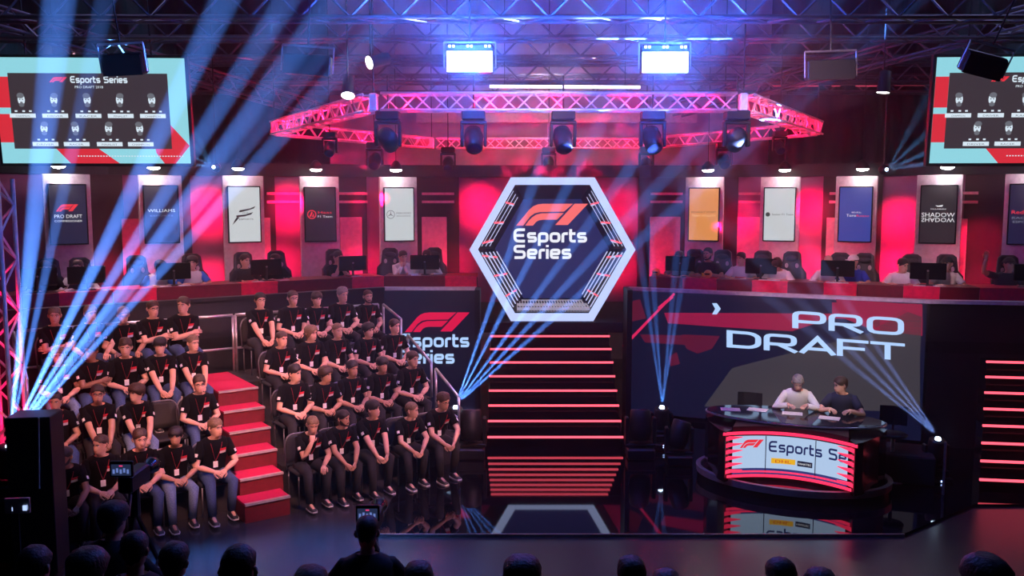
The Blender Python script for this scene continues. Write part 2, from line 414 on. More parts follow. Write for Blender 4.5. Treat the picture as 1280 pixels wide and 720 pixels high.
# light bars along the four slanted inner sides
M_bar = emi('portal_bar', (.62, .66, 1), .9); M_barred = emi('portal_bar_red', (1, .10, .16), 1.5)
barm = MB(); barm.box((0, .5, 0), (.022, 1, .022)); barm = barm.mesh('light_bar', M_bar)
bc = atd(690, 311, 19.7)
def hv(k, t, rf=1.49, rb=1.24):
    c_ = HC.lerp(bc, t); rr2 = rf+(rb-rf)*t; return Vector((c_.x+rr2*math.cos(PI/3*k), 17.76+(19.68-17.76)*t, c_.z+rr2*math.sin(PI/3*k)))
m = MB(); m.loft([[hv(k, 0, 1.53) for k in range(6)], [hv(k, 1, 1.3, 1.28) for k in range(6)]], 0, False, False); m.build('inner_lining', M_black, hx)
for (ka, kc, low) in ((3, 4, 1), (0, 5, 1), (3, 2, 0), (0, 1, 0)):   # the four slanted inner sides
    P_ = lambda u, t: hv(ka, t).lerp(hv(kc, t), u)
    for j in range(5 if low else 3):
        t = .08+.21*j; m = MB(); m.tube([P_(.05, t), P_(.93, t)], .013 if low else .007, 4); m.build('light_bar', M_bar, hx)
    for u in (.10, .42, .74):
        t0, t1 = (.05, .75) if low else (.05, .5)
        m = MB(); m.tube([P_(u, t0), P_(u+.06, t1)], .018, 4); m.build('red_cross_bar', M_barred, hx)
        m = MB(); m.tube([P_(u+.02, t0+.25), P_(u+.045, t0+.45)], .023, 4); m.build('white_cross_bar', M_bar, hx)
# floor grille inside the portal
gr = MB(); z = 2.10
for k in range(26): gr.box((.85-.74+1.48*k/25, 18.65, z), (.018, 1.5, .05))
for y in (17.95, 18.65, 19.35): gr.box((.85, y, z), (1.5, .025, .06))
tag(gr.build('floor_grille', emi('grille', (.45, .42, .5), .55, base=(.4, .4, .42)), hx), kind='stuff')  # grille is no lamp; its brightness is put in as a glow
m = MB(); m.box((.85, 18.7, z-.06), (1.6, 1.8, .03)); m.build('inner_floor', M_gloss, hx)
lg = MB(); y = 17.80   # lit logo on a clear gauze near the front of the portal
M_f1 = emi('logo_salmon', (1, .17, .16), 1.0); M_wt = emi('logo_white', (.9, .93, 1), 1.0)
tl = atd(643, 284, y); tr = atd(733, 258, y); k = (tr.x-tl.x)/3.3
lx0 = atd(645, 282, y)
f1mark(lg, lambda a, b: (lx0.x+a*k, y, lx0.z+b*k*1.0), 0)
e0 = atd(642, 303, y); wd = atd(735, 303, y).x-e0.x; ks = wd/swidth('Esports')
write(lg, 'Esports', lambda a, b: (e0.x+a*ks, y, e0.z+b*ks*.98), .2, 1)
e1 = atd(642, 323.5, y); write(lg, 'Series', lambda a, b: (e1.x+a*ks, y, e1.z+b*ks*.98), .2, 1)
lg.build('logo', [M_f1, M_wt], hx)

# ---------- LED walls on the deck front
def plane_map(p, q, off):
    """returns fn(px,py)->world on the vertical plane through p,q shifted toward the viewer by off"""
    d = (q-p).normalized(); nrm = Vector((d.y, -d.x)); P = p+nrm*off
    def fn(px, py):
        r = ray(px, py); t = (P.x*nrm.x+P.y*nrm.y)/(r.x*nrm.x+r.y*nrm.y); return Vector((r.x*t, r.y*t, CAM_H+r.z*t))
    return fn
p, q = LIPR[0], LIPR[1]
ws = empty('led_wall', (5, 16.2, 0)); tag(ws, 'large LED video wall reading PRO DRAFT behind the presenters\' desk', 'screen')
ws_inv = Matrix.Translation((-5, -16.2, 0))
def lay(mb, off_fn, pts, mi=0): mb.add([off_fn(*a) for a in pts], [tuple(range(len(pts)))], mi)
d = (q-p).normalized(); T = ws_inv @ frame((*p, 0), (*d, 0)); m = MB(); m.box(((q-p).length/2-.02, -.04, 1.32), ((q-p).length-.06, .06, 2.42), 0, T)
m.build('screen_panel', emi('wall_navy', (.006, .008, .034), .7, light=True, rough=.5), ws)
g1 = plane_map(p, q, .076); g2 = plane_map(p, q, .080); g3 = plane_map(p, q, .084)
def L(mb, fn, pts, mi=0): mb.add([ws_inv @ fn(*a) for a in pts], [tuple(range(len(pts)))], mi)
art = MB()
L(art, g1, [(915, 460), (1150, 400), (1150, 515), (880, 508)][::-1], 0)       # grey-brown lower field
L(art, g1, [(830, 391), (1040, 392), (1040, 378), (1152, 380), (1152, 402), (1040, 398), (990, 414), (905, 409), (835, 404)][::-1], 1)
L(art, g2, [(1045, 374), (1153, 381), (1153, 420), (1090, 412), (1050, 396)][::-1], 1)
L(art, g2, [(800, 418), (880, 420), (870, 432), (806, 428)][::-1], 2)
L(art, g2, [(785, 378), (800, 374), (808, 398), (790, 402)][::-1], 2)
L(art, g2, [(836, 446), (846, 440), (850, 455), (838, 458)][::-1], 2)
L(art, g2, [(852, 418), (900, 420), (890, 436), (872, 442), (858, 436)][::-1], 2)
L(art, g2, [(1090, 402), (1130, 388), (1152, 396), (1150, 448), (1110, 436)][::-1], 0)
L(art, g3, [(778, 432), (842, 366), (844, 368), (780, 435)][::-1], 3)
L(art, g3, [(822, 384), (840, 369), (842, 372), (824, 387)][::-1], 3)
art.build('screen_artwork', [emi('art_grey', (.055, .048, .058), .8), emi('art_red', (.38, .010, .06), .75), emi('art_dim', (.12, .008, .03), .8), emi('art_line', (.8, .02, .12), .9)], ws)
lt = MB()
def tl_map(x0, y0, x1, y1, adv, hpx):
    """glyph unit -> picture position running from (x0,y0) baseline to (x1,y1)"""
    return lambda a, b: ws_inv @ g3(x0+(x1-x0)*a/adv, y0+(y1-y0)*a/adv-b*hpx)
write(lt, 'PRO', tl_map(990, 410, 1133, 420, swidth('PRO'), 22), .17)
write(lt, 'DRAFT', tl_map(908, 434, 1132, 451, swidth('DRAFT'), 21.5), .17)
L(lt, g3, [(890, 379), (896, 379), (901, 386), (896, 393), (890, 393), (894, 386)][::-1])
lt.build('lettering', emi('led_lettering', (.42, .62, .95), 1.1), ws)
# left LED wall
p2, q2 = LIPL[1], LIPL[2]
wl = empty('led_wall', (-1.6, 17.3, 0)); tag(wl, 'dark LED wall with red logo and pale-blue lettering between the seats and central stairs', 'screen')
wli = Matrix.Translation((1.6, -17.3, 0))
m = MB(); T = wli @ frame((*p2, 0), (1, 0, 0)); m.box((.91, -.04, 1.32), (1.8, .06, 2.42), 0, T); m.build('screen_panel', emi('wall_navy2', (.006, .008, .034), .5, light=True, rough=.5), wl)
h1 = plane_map(p2, q2, .08); m = MB()
x0, y0, kk = 506, 415, 24.5
f1mark(m, lambda a, b: wli @ h1(x0+a*24.6, y0-b*24.5), 0)
write(m, 'Esports', (lambda a, b: wli @ h1(499+a*89/swidth('Esports'), 434-b*17)), .19, 1)
write(m, 'Series', (lambda a, b: wli @ h1(499+a*89/swidth('Esports'), 454.5-b*17)), .19, 1)
m.build('lettering', [emi('logo_red', (.72, .004, .06), 1.0), emi('led_lettering', (.42, .62, .95), 1.1)], wl)

# ---------- team panels with portrait screens
def panel_sign(idx, px, D, yaw, col, es, draw, label, w_=.86, top=4.84):
    c = atd(px, 290, D); root = empty('banner_column', (c.x, D, DZ), yaw); tag(root, label, 'banner', 'team columns along the deck')
    m = MB(); m.box((0, 0, (top-DZ)/2), (w_, .10, top-DZ), bev=.01); m.build('column_panel', mat('panel_white', (.60, .52, .56), .55), root)
    H_ = 1.17; W_ = .655; zc = atd(px, 268, D).z-DZ
    m = MB(); m.box((0, -.075, zc), (W_+.05, .05, H_+.05), bev=.008); sc_ = m.build('screen', M_gloss, root)
    m = MB(); fn = lambda x, z: (x, -.103, z+zc)
    m.add([fn(-W_/2, -H_/2), fn(W_/2, -H_/2), fn(W_/2, H_/2), fn(-W_/2, H_/2)], [(0, 1, 2, 3)], 0)
    mats = [emi('sign_%s' % idx, col, es, light=True)]
    fn2 = lambda x, z: (x, -.106, z+zc)
    draw(m, fn2, mats); m.build('screen_image', mats, sc_)
    # pendant downlight above the column
    lp = empty('pendant_lamp', (c.x-.0, D-.28, top+.13)); tag(lp, 'small dome lamp hanging above the '+SIGN_SHORT[idx], 'lamp', 'dome lamps above the columns')
    m = MB(); m.lathe([(.03, .22), (.06, .2), (.13, .1), (.15, 0.02), (.14, .02), (.03, .15)], 14); m.build('lamp_shade', M_black, lp, True)
    m = MB(); m.lathe([(.01, -.03), (.10, -.01), (.13, .02), (.02, .03)], 12); m.build('bulb', emi('bulb', (1, .95, .95), 45, light=True), lp, True)
    m = MB(); m.tube([(0, 0, .2), (0, 0, 9.98-top-.13)], .008, 5); m.build('cord', M_black, lp)
    nv = Vector((math.sin(yaw), -math.cos(yaw), 0))
    spot((c.x, D-.28, top+.08), (c.x+.02, D-.1, DZ+1), (1, .82, .86), 26, 95, .7, .06, 'dome_lamp_light')
    return c
WHT = (.9, .92, .95)
SIGN_SHORT = ['commissioner column', 'column reading WILLIAMS', 'column with the black flag-like mark', 'black column with the red ring', 'white column with star mark at left',
              'orange column', 'white column right of the orange one', 'blue column', 'black column with graffiti lettering', 'navy column at the right edge']
def d0(m, fn, mats):
    mats += [emi('s_red', (.85, .03, .05), 1), emi('s_white', WHT, .9)]
    k = .125; f1mark(m, lambda a, b: fn(-.22+a*k, .06+b*k*1.15), 1); text_w(m, 'PRO DRAFT', lambda x, y: fn(x, y-.07), .5, .07, 2); text_w(m, 'COMMISSIONER', lambda x, y: fn(x, y-.15), .5, .04, 2)
def d1(m, fn, mats): mats += [emi('s_white', WHT, .9), emi('s_dimw', (.3, .33, .45), .6)]; text_w(m, 'WILLIAMS', lambda x, y: fn(x, y+.05), .54, .065, 1); text_w(m, 'ESPORTS', lambda x, y: fn(x, y-.04), .45, .03, 2)
def d2(m, fn, mats):
    mats += [emi('s_ink', (.012, .012, .015), 1)]
    for P in ([(-.10, .09), (.12, .13), (.24, .18), (.20, .13), (.08, .09), (-.08, .05), (-.12, .05)], [(-.18, -.02), (.02, .0), (.18, .05), (.14, 0), (0, -.04), (-.17, -.06)], [(-.17, -.06), (-.11, -.06), (-.18, -.14), (-.26, -.22), (-.21, -.12)]):
        m.add([fn(*a) for a in P], [tuple(range(len(P)))], 1)
    text_w(m, 'FDA', lambda x, y: fn(x+.02, y+.02), .13, .025, 1); text_w(m, 'ESPORTS', lambda x, y: fn(x+.03, y-.12), .3, .035, 1)
def ringm(m, fn, cx, cz, r, t, mi):
    n = 20; P = [(cx+r*math.cos(2*PI*i/n), cz+r*math.sin(2*PI*i/n)) for i in range(n)]; stroke(m, P, t, True, mi, lambda x, y: fn(x, y))
def d3(m, fn, mats):
    mats += [emi('s_red', (.85, .03, .05), 1), emi('s_white', WHT, .9)]; ringm(m, fn, -.19, .0, .09, .02, 1)
    m.add([fn(-.25, -.05), fn(-.21, -.05), (fn(-.17, .04)), fn(-.19, .07)], [(0, 1, 2, 3)], 1); m.add([fn(-.19, -.05), fn(-.14, -.05), fn(-.15, .03)], [(0, 1, 2)], 1)
    text_w(m, 'Haas', lambda x, y: fn(x+.1, y+.02), .3, .055, 1); text_w(m, 'F1 Team', lambda x, y: fn(x+.1, y-.07), .32, .05, 2)
def d4(m, fn, mats):
    mats += [emi('s_slate', (.12, .13, .16), .8)]; ringm(m, fn, -.2, 0, .09, .012, 1)
    for a in (90, 210, 330):
        c_, s_ = math.cos(R(a)), math.sin(R(a)); m.add([fn(-.2+.085*c_, .085*s_), fn(-.2-.014*s_, .014*c_), fn(-.2+.014*s_, -.014*c_)], [(0, 1, 2)], 1)
    text_w(m, 'MERCEDES', lambda x, y: fn(x+.1, y+.01), .34, .04, 1); text_w(m, 'BENZ ESPORTS', lambda x, y: fn(x+.1, y-.05), .32, .03, 1)
def d5(m, fn, mats): mats += [emi('s_brown', (.25, .11, .02), .8), emi('s_cream', (1, .62, .30), .95)]; text_w(m, 'RENAULT SPORT', lambda x, y: fn(x, y+.035), .56, .04, 1); text_w(m, 'TEAM VITALITY', lambda x, y: fn(x, y-.05), .54, .045, 2)
def d6(m, fn, mats):
    mats += [emi('s_ink2', (.03, .06, .05), .8)]; n = 14; m.add([fn(-.25+.05*math.cos(2*PI*i/n), .05*math.sin(2*PI*i/n)) for i in range(n)], [tuple(range(n))], 1); text_w(m, 'Sauber F1 Team', lambda x, y: fn(x+.07, y-.02), .46, .045, 1)
def d7(m, fn, mats): mats += [emi('s_white', WHT, .9), emi('s_red', (.85, .03, .05), 1)]; text_w(m, 'RED BULL', lambda x, y: fn(x+.03, y+.03), .2, .03, 1); text_w(m, 'Toro', lambda x, y: fn(x-.08, y-.05), .2, .06, 1); text_w(m, 'Rosso', lambda x, y: fn(x+.16, y-.05), .26, .05, 2)
def d8(m, fn, mats):
    mats += [emi('s_white', WHT, .9)]; m.add([fn(-.02, .16), fn(.07, .16), fn(.09, .2), fn(.0, .18), fn(-.06, .19)], [(0, 1, 2, 3, 4)], 1); text_w(m, 'McLAREN', lambda x, y: fn(x, y+.1), .28, .025, 1)
    text_w(m, 'SHADOW', lambda x, y: fn(x, y-.05), .62, .09, 1); text_w(m, 'SHADOW', lambda x, y: fn(x, -y-.07), .62, .09, 1)
def d9(m, fn, mats): mats += [emi('s_red', (.85, .03, .05), 1), emi('s_dimw', (.3, .33, .45), .6)]; text_w(m, 'Red Bull', lambda x, y: fn(x-.06, y+.01), .46, .075, 1); text_w(m, 'RACING', lambda x, y: fn(x-.06, y-.09), .44, .045, 2); text_w(m, 'ESPORTS', lambda x, y: fn(x-.06, y-.17), .4, .045, 2)
NAVY = (.006, .012, .045); PAPER = (.66, .72, .74)
SIGNS = [(86, 17.8, NAVY, .9, d0), (202, 18.6, NAVY, .9, d1), (305, 19.1, PAPER, .85, d2), (400, 19.7, (.010, .010, .018), .8, d3), (498, 20.0, PAPER, .82, d4),
         (880, 20.2, (.80, .30, .08), .9, d5), (974, 20.0, PAPER, .82, d6), (1069, 19.4, (.02, .06, .36), .85, d7), (1172, 18.4, (.012, .012, .016), .8, d8), (1284, 17.6, (.006, .010, .05), .8, d9)]
SLAB = ['white column with dark screen reading PRO DRAFT COMMISSIONER, leftmost on the deck', 'white column with navy screen reading WILLIAMS', 'white column with white screen bearing a black flag-like mark',
        'pink-lit column with black screen and red ring emblem', 'pink-lit column with white screen and star-in-circle emblem', 'column with glowing orange screen, first right of the hexagon',
        'column with white screen and small round emblem beside the orange one', 'column with bright blue screen and small red and white lettering', 'column with black screen of white graffiti lettering', 'column with navy screen and red lettering at right edge']
def colname(px):
    k = min(range(10), key=lambda i: abs(SIGNS[i][0]-px)); rel = 'left of' if px < SIGNS[k][0]-14 else 'right of' if px > SIGNS[k][0]+14 else 'in front of'
    return rel+' the '+SIGN_SHORT[k]
PC = []
for i, (px, D, col, es, dr) in enumerate(SIGNS):
    yaw = R(30) if i < 3 else R(22) if i < 5 else R(-22) if i < 7 else R(-30)
    PC.append(panel_sign(i, px, D, yaw, col, es, dr, SLAB[i]))

# (boards below stand in front of dark partitions)
def bay_at(px, off):
    r = ray(px, 300); k = r.x/r.y
    for i in range(5):
        a, b_ = BAY[i], BAY[i+1]; d = (b_-a).normalized(); nr = Vector((d.y, -d.x)); P, Q = a+nr*off, b_+nr*off; dd = Q-P
        t = (k*P.y-P.x)/(dd.x-k*dd.y)
        if -.02 <= t <= 1.02: return P+dd*t, math.atan2(d.y, d.x), nr
M_board = mat('board_pink_wash', (.80, .30, .42), .5)  # pink of the uplights is also put into this base colour
BOARDS = [(166, 24, 'leftmost, between the first two columns'), (331, 14, 'behind the white column with black mark'), (439, 27, 'right of the black ring column'), (543, 31, 'left of the hexagon'), (831, 38, 'right of the hexagon'), (937, 30, 'left of the white round-emblem column'), (1040, 14, 'left of the blue column'), (1201, 13, 'right of the graffiti column')]
for px, wpx, lab in BOARDS:
    c, ang, nr = bay_at(px, .25); D = c.y; wd = wpx*D/F_PX
    r_ = empty('display_board', (c.x, c.y, DZ), ang); tag(r_, 'tall pink-lit board standing '+lab, 'board')
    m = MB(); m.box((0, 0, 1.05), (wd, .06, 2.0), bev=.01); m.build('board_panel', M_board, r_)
    for s in (-1, 1):
        m = MB(); m.box((s*wd*.35, 0, .03), (.05, .3, .05)); m.build('foot', M_black, r_)
    spot((c.x+nr.x*.9, c.y+nr.y*.9, DZ+.3), (c.x, c.y, DZ+1.3), PINK, 62, 90, .6, .06, 'board_uplight')
M_part = mat('partition_maroon', (.035, .006, .014), .7)
for n_, (a, b_) in enumerate([(116, 156), (229, 240), (332, 345), (421, 459), (519, 574), (797, 858), (899, 921), (1027, 1044), (1094, 1101), (1203, 1252)]):
    ca, an, nr = bay_at(a, .06); cb, _, _ = bay_at(b_, .06); T = frame((ca.x, ca.y, 0), (cb.x-ca.x, cb.y-ca.y, 0)); l_ = (cb-ca).length
    m = MB(); m.box((l_/2, 0, (DZ+4.86)/2), (l_, .05, 4.86-DZ), 0, T); m.build('trim_%d' % (20+n_), M_part)['kind'] = 'structure'
# thin horizontal rails high in the bays
rb = [(335, 375), (425, 460), (528, 568), (812, 852), (922, 952), (1035, 1046), (1200, 1220)]
for a, b_ in rb:
    ca, an, nr = bay_at(a, .1); cb, _, _ = bay_at(b_, .1); T = frame((ca.x, ca.y, 0), (cb.x-ca.x, cb.y-ca.y, 0)); l_ = (cb-ca).length
    for dz in (4.47, 4.28):
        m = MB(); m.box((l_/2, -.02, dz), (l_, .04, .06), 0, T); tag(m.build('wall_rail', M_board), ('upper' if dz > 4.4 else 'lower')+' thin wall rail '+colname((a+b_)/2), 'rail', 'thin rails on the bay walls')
# red wash in the bays: spots hung in front of the bay wall
BAYSPOTS = [(128, 340, 60), (262, 262, 330), (362, 258, 300), (262, 350, 160), (350, 330, 110), (470, 256, 260), (455, 330, 70), (600, 256, 300), (570, 330, 50), (780, 260, 120), (770, 330, 140), (905, 290, 110), (925, 275, 120), (1012, 262, 260), (1012, 330, 170), (1124, 275, 260), (1122, 335, 280), (1228, 300, 90), (1235, 350, 90)]
for px, py, P in BAYSPOTS:
    c, ang, nr = bay_at(px, 0); z = atd(px, py, c.y).z
    spot((c.x+nr.x*1.3, c.y+nr.y*1.3, z+.2), (c.x, c.y, z-.05), PINK, P*1.5, 58, 1, .05, 'bay_wash_light')
# broad pink wash over the deck area
spot((-6.5, 15.2, 5.2), (-6.8, 19.6, 3.0), PINK, 70, 100, .9, .2, 'deck_wash_light')
spot((-2.5, 17.2, 5.2), (-3.0, 20.8, 3.0), PINK, 60, 100, .9, .2, 'deck_wash_light')
spot((5.5, 17.2, 5.2), (5.4, 21.0, 3.0), PINK, 60, 100, .9, .2, 'deck_wash_light')
spot((9.6, 14.6, 5.2), (9.8, 19.2, 3.0), PINK, 70, 100, .9, .2, 'deck_wash_light')
spot((.8, 20.5, 7.6), (.8, 24, 5.4), (1, .78, .85), 260, 120, .8, .2, 'back_wall_wash')
# gobo splashes on the back wall
spot((-3.0, 19.0, 5.6), (-4.1, 24.0, 5.2), PINK, 2200, 34, .3, .02, 'gobo_light', gobo=(16, 16, 40))
spot((.8, 18.0, 5.4), (1.2, 24.0, 5.3), PINK, 2600, 52, .3, .02, 'gobo_light', gobo=(18, 18, 44))

# ---------- desks on the deck
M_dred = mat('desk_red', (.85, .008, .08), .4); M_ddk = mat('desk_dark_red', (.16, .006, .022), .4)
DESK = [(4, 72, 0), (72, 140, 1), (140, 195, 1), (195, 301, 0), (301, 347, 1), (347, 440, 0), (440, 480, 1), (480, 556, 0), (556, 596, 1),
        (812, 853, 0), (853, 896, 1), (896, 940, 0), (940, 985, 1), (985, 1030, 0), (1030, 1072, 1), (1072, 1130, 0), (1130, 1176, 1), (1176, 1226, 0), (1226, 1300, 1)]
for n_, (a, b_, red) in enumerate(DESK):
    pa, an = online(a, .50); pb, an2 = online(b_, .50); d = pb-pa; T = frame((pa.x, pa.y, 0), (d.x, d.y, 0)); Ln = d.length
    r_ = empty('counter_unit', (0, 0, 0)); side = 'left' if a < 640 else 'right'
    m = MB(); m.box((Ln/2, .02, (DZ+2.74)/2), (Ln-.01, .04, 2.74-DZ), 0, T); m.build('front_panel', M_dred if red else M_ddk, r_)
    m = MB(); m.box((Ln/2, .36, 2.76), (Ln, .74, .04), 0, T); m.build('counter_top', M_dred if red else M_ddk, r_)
    for s in (.04, Ln-.04):
        m = MB(); m.box((s, .5, (DZ+2.74)/2), (.05, .4, 2.74-DZ), 0, T); m.build('leg', M_black, r_)
    mid = (a+b_)/2; k = min(range(10), key=lambda i: abs(SIGNS[i][0]-mid))
    tag(r_, ('bright red' if red else 'dark maroon')+' counter unit '+('left of' if mid < SIGNS[k][0]-6 else 'right of' if mid > SIGNS[k][0]+6 else 'in front of')+' the '+SIGN_SHORT[k], 'counter', 'player counters along the deck edge')

# ------------------------------------------------------------------ PEOPLE
N = 20
HEADP = [(-.10, .060, -.045, .070), (-.05, .054, -.042, .064), (-.012, .054, -.056, .062), (.004, .044, -.088, .058), (.022, .056, -.097, .066), (.048, .063, -.096, .076),
         (.075, .068, -.095, .088), (.10, .071, -.091, .096), (.118, .0725, -.087, .100), (.14, .075, -.094, .102), (.168, .0755, -.090, .100), (.196, .067, -.074, .090), (.219, .047, -.048, .062), (.232, .018, -.015, .03)]
def hprof(z):
    for i in range(len(HEADP)-1):
        a, b = HEADP[i], HEADP[i+1]
        if a[0] <= z <= b[0]:
            t = (z-a[0])/(b[0]-a[0]); return [a[j]+(b[j]-a[j])*t for j in (1, 2, 3)]
    return list(HEADP[-1][1:])
def hring(z, off=0., nose=0., sock=0.):
    hw, f, b = hprof(z); hw += off; f -= off; b += off; out = []
    for k in range(N):
        a = 2*PI*k/N-PI/2; c, s = math.cos(a), math.sin(a)
        x = hw*math.copysign(abs(c)**.85, c); y = (b if s > 0 else -f)*math.copysign(abs(s)**.9, s)
        if k == 0: y -= nose
        if k in (1, N-1): y -= nose*.15; 
        if k in (1, 2, N-1, N-2): y += sock
        out.append(Vector((x, y, z)))
    return out
def interp(tab, z):
    for i in range(len(tab)-1):
        if tab[i][0] <= z <= tab[i+1][0]:
            t = (z-tab[i][0])/(tab[i+1][0]-tab[i][0]); return [tab[i][j]+(tab[i+1][j]-tab[i][j])*t for j in range(1, len(tab[i]))]
    return list((tab[0] if z < tab[0][0] else tab[-1])[1:])
TORSO = [(-.09, .165, .115), (-.02, .175, .12), (.08, .160, .112), (.2, .158, .108), (.32, .178, .118), (.42, .192, .118), (.475, .188, .10), (.51, .150, .082), (.535, .092, .068), (.555, .062, .058)]
def ik(S, W, pole, l1, l2):
    d = W-S; L_ = d.length; mx = (l1+l2)*.999
    if L_ > mx: W = S+d*(mx/L_); d = W-S; L_ = mx
    a = (l1*l1-l2*l2+L_*L_)/(2*L_); h = math.sqrt(max(0, l1*l1-a*a)); u = d.normalized(); pv = pole-u*pole.dot(u)
    return S+u*a+pv.normalized()*h, W
def hand(mb, W, dirv, nrm, side, curl, mi=0, spread=.0):
    """five-fingered hand; dirv = finger direction, nrm = back of hand, side=+1 thumb toward cross(dirv,nrm)"""
    f = dirv.normalized(); n = (nrm-f*nrm.dot(f)).normalized(); s = f.cross(n)*side
    rings = []
    for t, hw, th in ((-.02, .024, .019), (.0, .027, .018), (.035, .038, .016), (.07, .042, .014), (.088, .040, .012)):
        c = W+f*t; rings.append([c+s*(hw*math.cos(2*PI*k/8))+n*(th*math.sin(2*PI*k/8)) for k in range(8)])
    mb.loft(rings, mi)
    for j, (sx, ln, r) in enumerate(((.030, .068, .0088), (.010, .076, .0092), (-.011, .070, .0088), (-.031, .055, .0078))):
        p = W+f*.080+s*sx; pts = [p]; ang = curl*.35; dd = f+s*(sx*spread)
        for q in (.45, .32, .23):
            v = (dd*math.cos(ang)-n*math.sin(ang)).normalized(); p = p+v*(ln*q*1.12); pts.append(p); ang += curl*.55
        mb.tube(pts, [r, r*.98, r*.9, r*.7], 5, mi)
    p = W+f*.02+s*.028; v1 = (s*.75+f*.7-n*.15).normalized(); v2 = (f*.9+s*.15-n*(.3+.2*curl)).normalized()
    mb.tube([p, p+v1*.035, p+v1*.035+v2*.03, p+v1*.035+v2*.055], [.013, .0115, .010, .007], 5, mi)

def person(loc, rz, label, pose='lap', yaw=0, pit=0, roll=0, lean=10, skin=0, hair='brown', style='short', top='tee', topm=None, trous=None, group=None, glasses=False, beard=False,
           lanyard=True, seat=.45, scale=1., stand=False, legs=True, cat='person', shoes=True, arms2=None, slv=None, twist=0, chest=None):
    B = MB(); rl = R(lean); P0 = Vector((0, 0, seat+.10)) if not stand else Vector((0, 0, .96))
    RL = Matrix.Rotation(rl, 3, 'X')     # leaning toward -Y
    RT = Matrix.Rotation(R(twist), 3, 'Z')
    def sp(v):
        v = Vector(v); q = RT @ v; return P0+RL @ Vector((q.x, q.y, q.z))
    def tring(z, off=0.):
        a, b = interp(TORSO, z); a += off; b += off; out = []
        # the back rounds forward a little toward the shoulders
        cy_ = -.05*max(0, (z-.2)/.35)**1.5
        for k in range(N):
            an = 2*PI*k/N-PI/2; c, s = math.cos(an), math.sin(an)
            out.append(sp((a*math.copysign(abs(c)**.8, c), cy_+b*math.copysign(abs(s)**.85, s), z)))
        return out
    # head transform
    nb = Vector((0, -.052, .578)); RH = Matrix.Rotation(R(yaw), 3, 'Z') @ Matrix.Rotation(R(pit), 3, 'X') @ Matrix.Rotation(R(roll), 3, 'Y')
    HB = sp(nb); hl = Matrix.Rotation(rl*.35, 3, 'X') @ RT
    def hd(v):
        v = Vector(v); wgt = min(1, max(0, (v.z+.10)/.10)); q0 = sp((v.x, nb.y+v.y, nb.z+v.z)); q1 = HB+hl @ (RH @ (v-Vector((0, .01, -.01)))+Vector((0, -.005, -.01)))
        return q0.lerp(q1, wgt*wgt*(3-2*wgt))
    rings = [tring(z) for z in (-.09, -.02, .08, .2, .32, .42, .475, .51, .535)]
    nose = {.075: .020, .10: .014, .118: .006, .048: .004, .022: .003}
    for z, *_ in HEADP: rings.append([hd(p) for p in hring(z, 0, nose.get(z, 0), .013 if z == .118 else 0)])
    B.loft(rings, 0, True, True)
    for s in (-1, 1):
        B.ell(hd((s*.030, -.0765, .117)), (.0115, .009, .0065), 1, 8, 4)
        e = hd((s*.030, -.0845, .117)); B.ell(e, (.0058, .004, .006), 2, 6, 3)
        B.tube([hd((s*.014, -.097, .133)), hd((s*.032, -.097, .138)), hd((s*.050, -.086, .132))], .0062, 4, 3)
        c = hd((s*.078, .012, .104)); B.tube([hd((s*.068, .008, .08)), hd((s*.082, .014, .088)), hd((s*.088, .02, .11)), hd((s*.082, .014, .13)), hd((s*.070, .006, .128))], [.006, .010, .012, .011, .006], 6, 0)
    B.tube([hd((-.022, -.094, .046)), hd((0, -.1035, .047)), hd((.022, -.094, .046))], [.003, .0065, .003], 5, 4)
    # arms
    sh = {s: sp((s*.172, -.045, .45)) for s in (-1, 1)}; U, Fa = .285, .25
    W = {}; POLE = {s: Vector((s*.9, .35, -.6)) for s in (-1, 1)}; HDIR = {}; HN = {}; CURL = {-1: 1.3, 1: 1.3}
    kz = P0.z
    if pose == 'lap':
        for s in (-1, 1): W[s] = Vector((s*.075, -.36, kz+.10)); HDIR[s] = Vector((-s*.75, -.6, -.25)); HN[s] = Vector((s*.3, -.45, .8))
    elif pose == 'low':
        for s in (-1, 1): W[s] = Vector((s*.075, -.50, kz+.02)); HDIR[s] = Vector((-s*.6, -.5, -.6)); HN[s] = Vector((s*.6, -.7, .2)); POLE[s] = Vector((s*.9, 0, -.2))
    elif pose == 'folded':
        W[-1] = Vector((.10, -.27, kz+.24)); W[1] = Vector((-.10, -.24, kz+.20)); HDIR[-1] = Vector((1, .15, .15)); HDIR[1] = Vector((-1, .2, .1)); HN = {-1: Vector((.1, -1, .3)), 1: Vector((-.1, -1, .3))}; CURL = {-1: .6, 1: .6}
        POLE = {s: Vector((s*1., -.1, -.7)) for s in (-1, 1)}
    elif pose == 'chin':
        c = hd((-.02, -.10, -.015)); W[-1] = c+Vector((-.03, -.055, -.075)); HDIR[-1] = Vector((.3, .45, .8)); HN[-1] = Vector((-.3, -.9, .5)); CURL[-1] = 1.9; POLE[-1] = Vector((-.35, -.1, -1))
        W[1] = Vector((.10, -.42, kz+.03)); HDIR[1] = Vector((-.4, -.8, -.3)); HN[1] = Vector((0, -.3, .9)); CURL[1] = .9
    elif pose == 'desk':
        for s in (-1, 1): W[s] = Vector((s*.13, -.44, kz+.30)); HDIR[s] = Vector((-s*.5, -.85, -.05)); HN[s] = Vector((0, -.1, 1)); CURL[s] = .7; POLE[s] = Vector((s*.8, .1, -.6))
    elif pose == 'mouth':
        for s in (-1, 1): W[s] = hd((s*.03, -.13, -.06)); HDIR[s] = Vector((-s*.25, .3, .9)); HN[s] = Vector((s*.3, -.9, .2)); CURL[s] = 1.7; POLE[s] = Vector((s*.6, -.2, -1))
    elif pose == 'raised':
        W[-1] = sp((-.42, -.12, .80)); HDIR[-1] = Vector((.1, 0, 1)); HN[-1] = Vector((0, 1, .1)); CURL[-1] = .3; POLE[-1] = Vector((-1, 0, -.5))
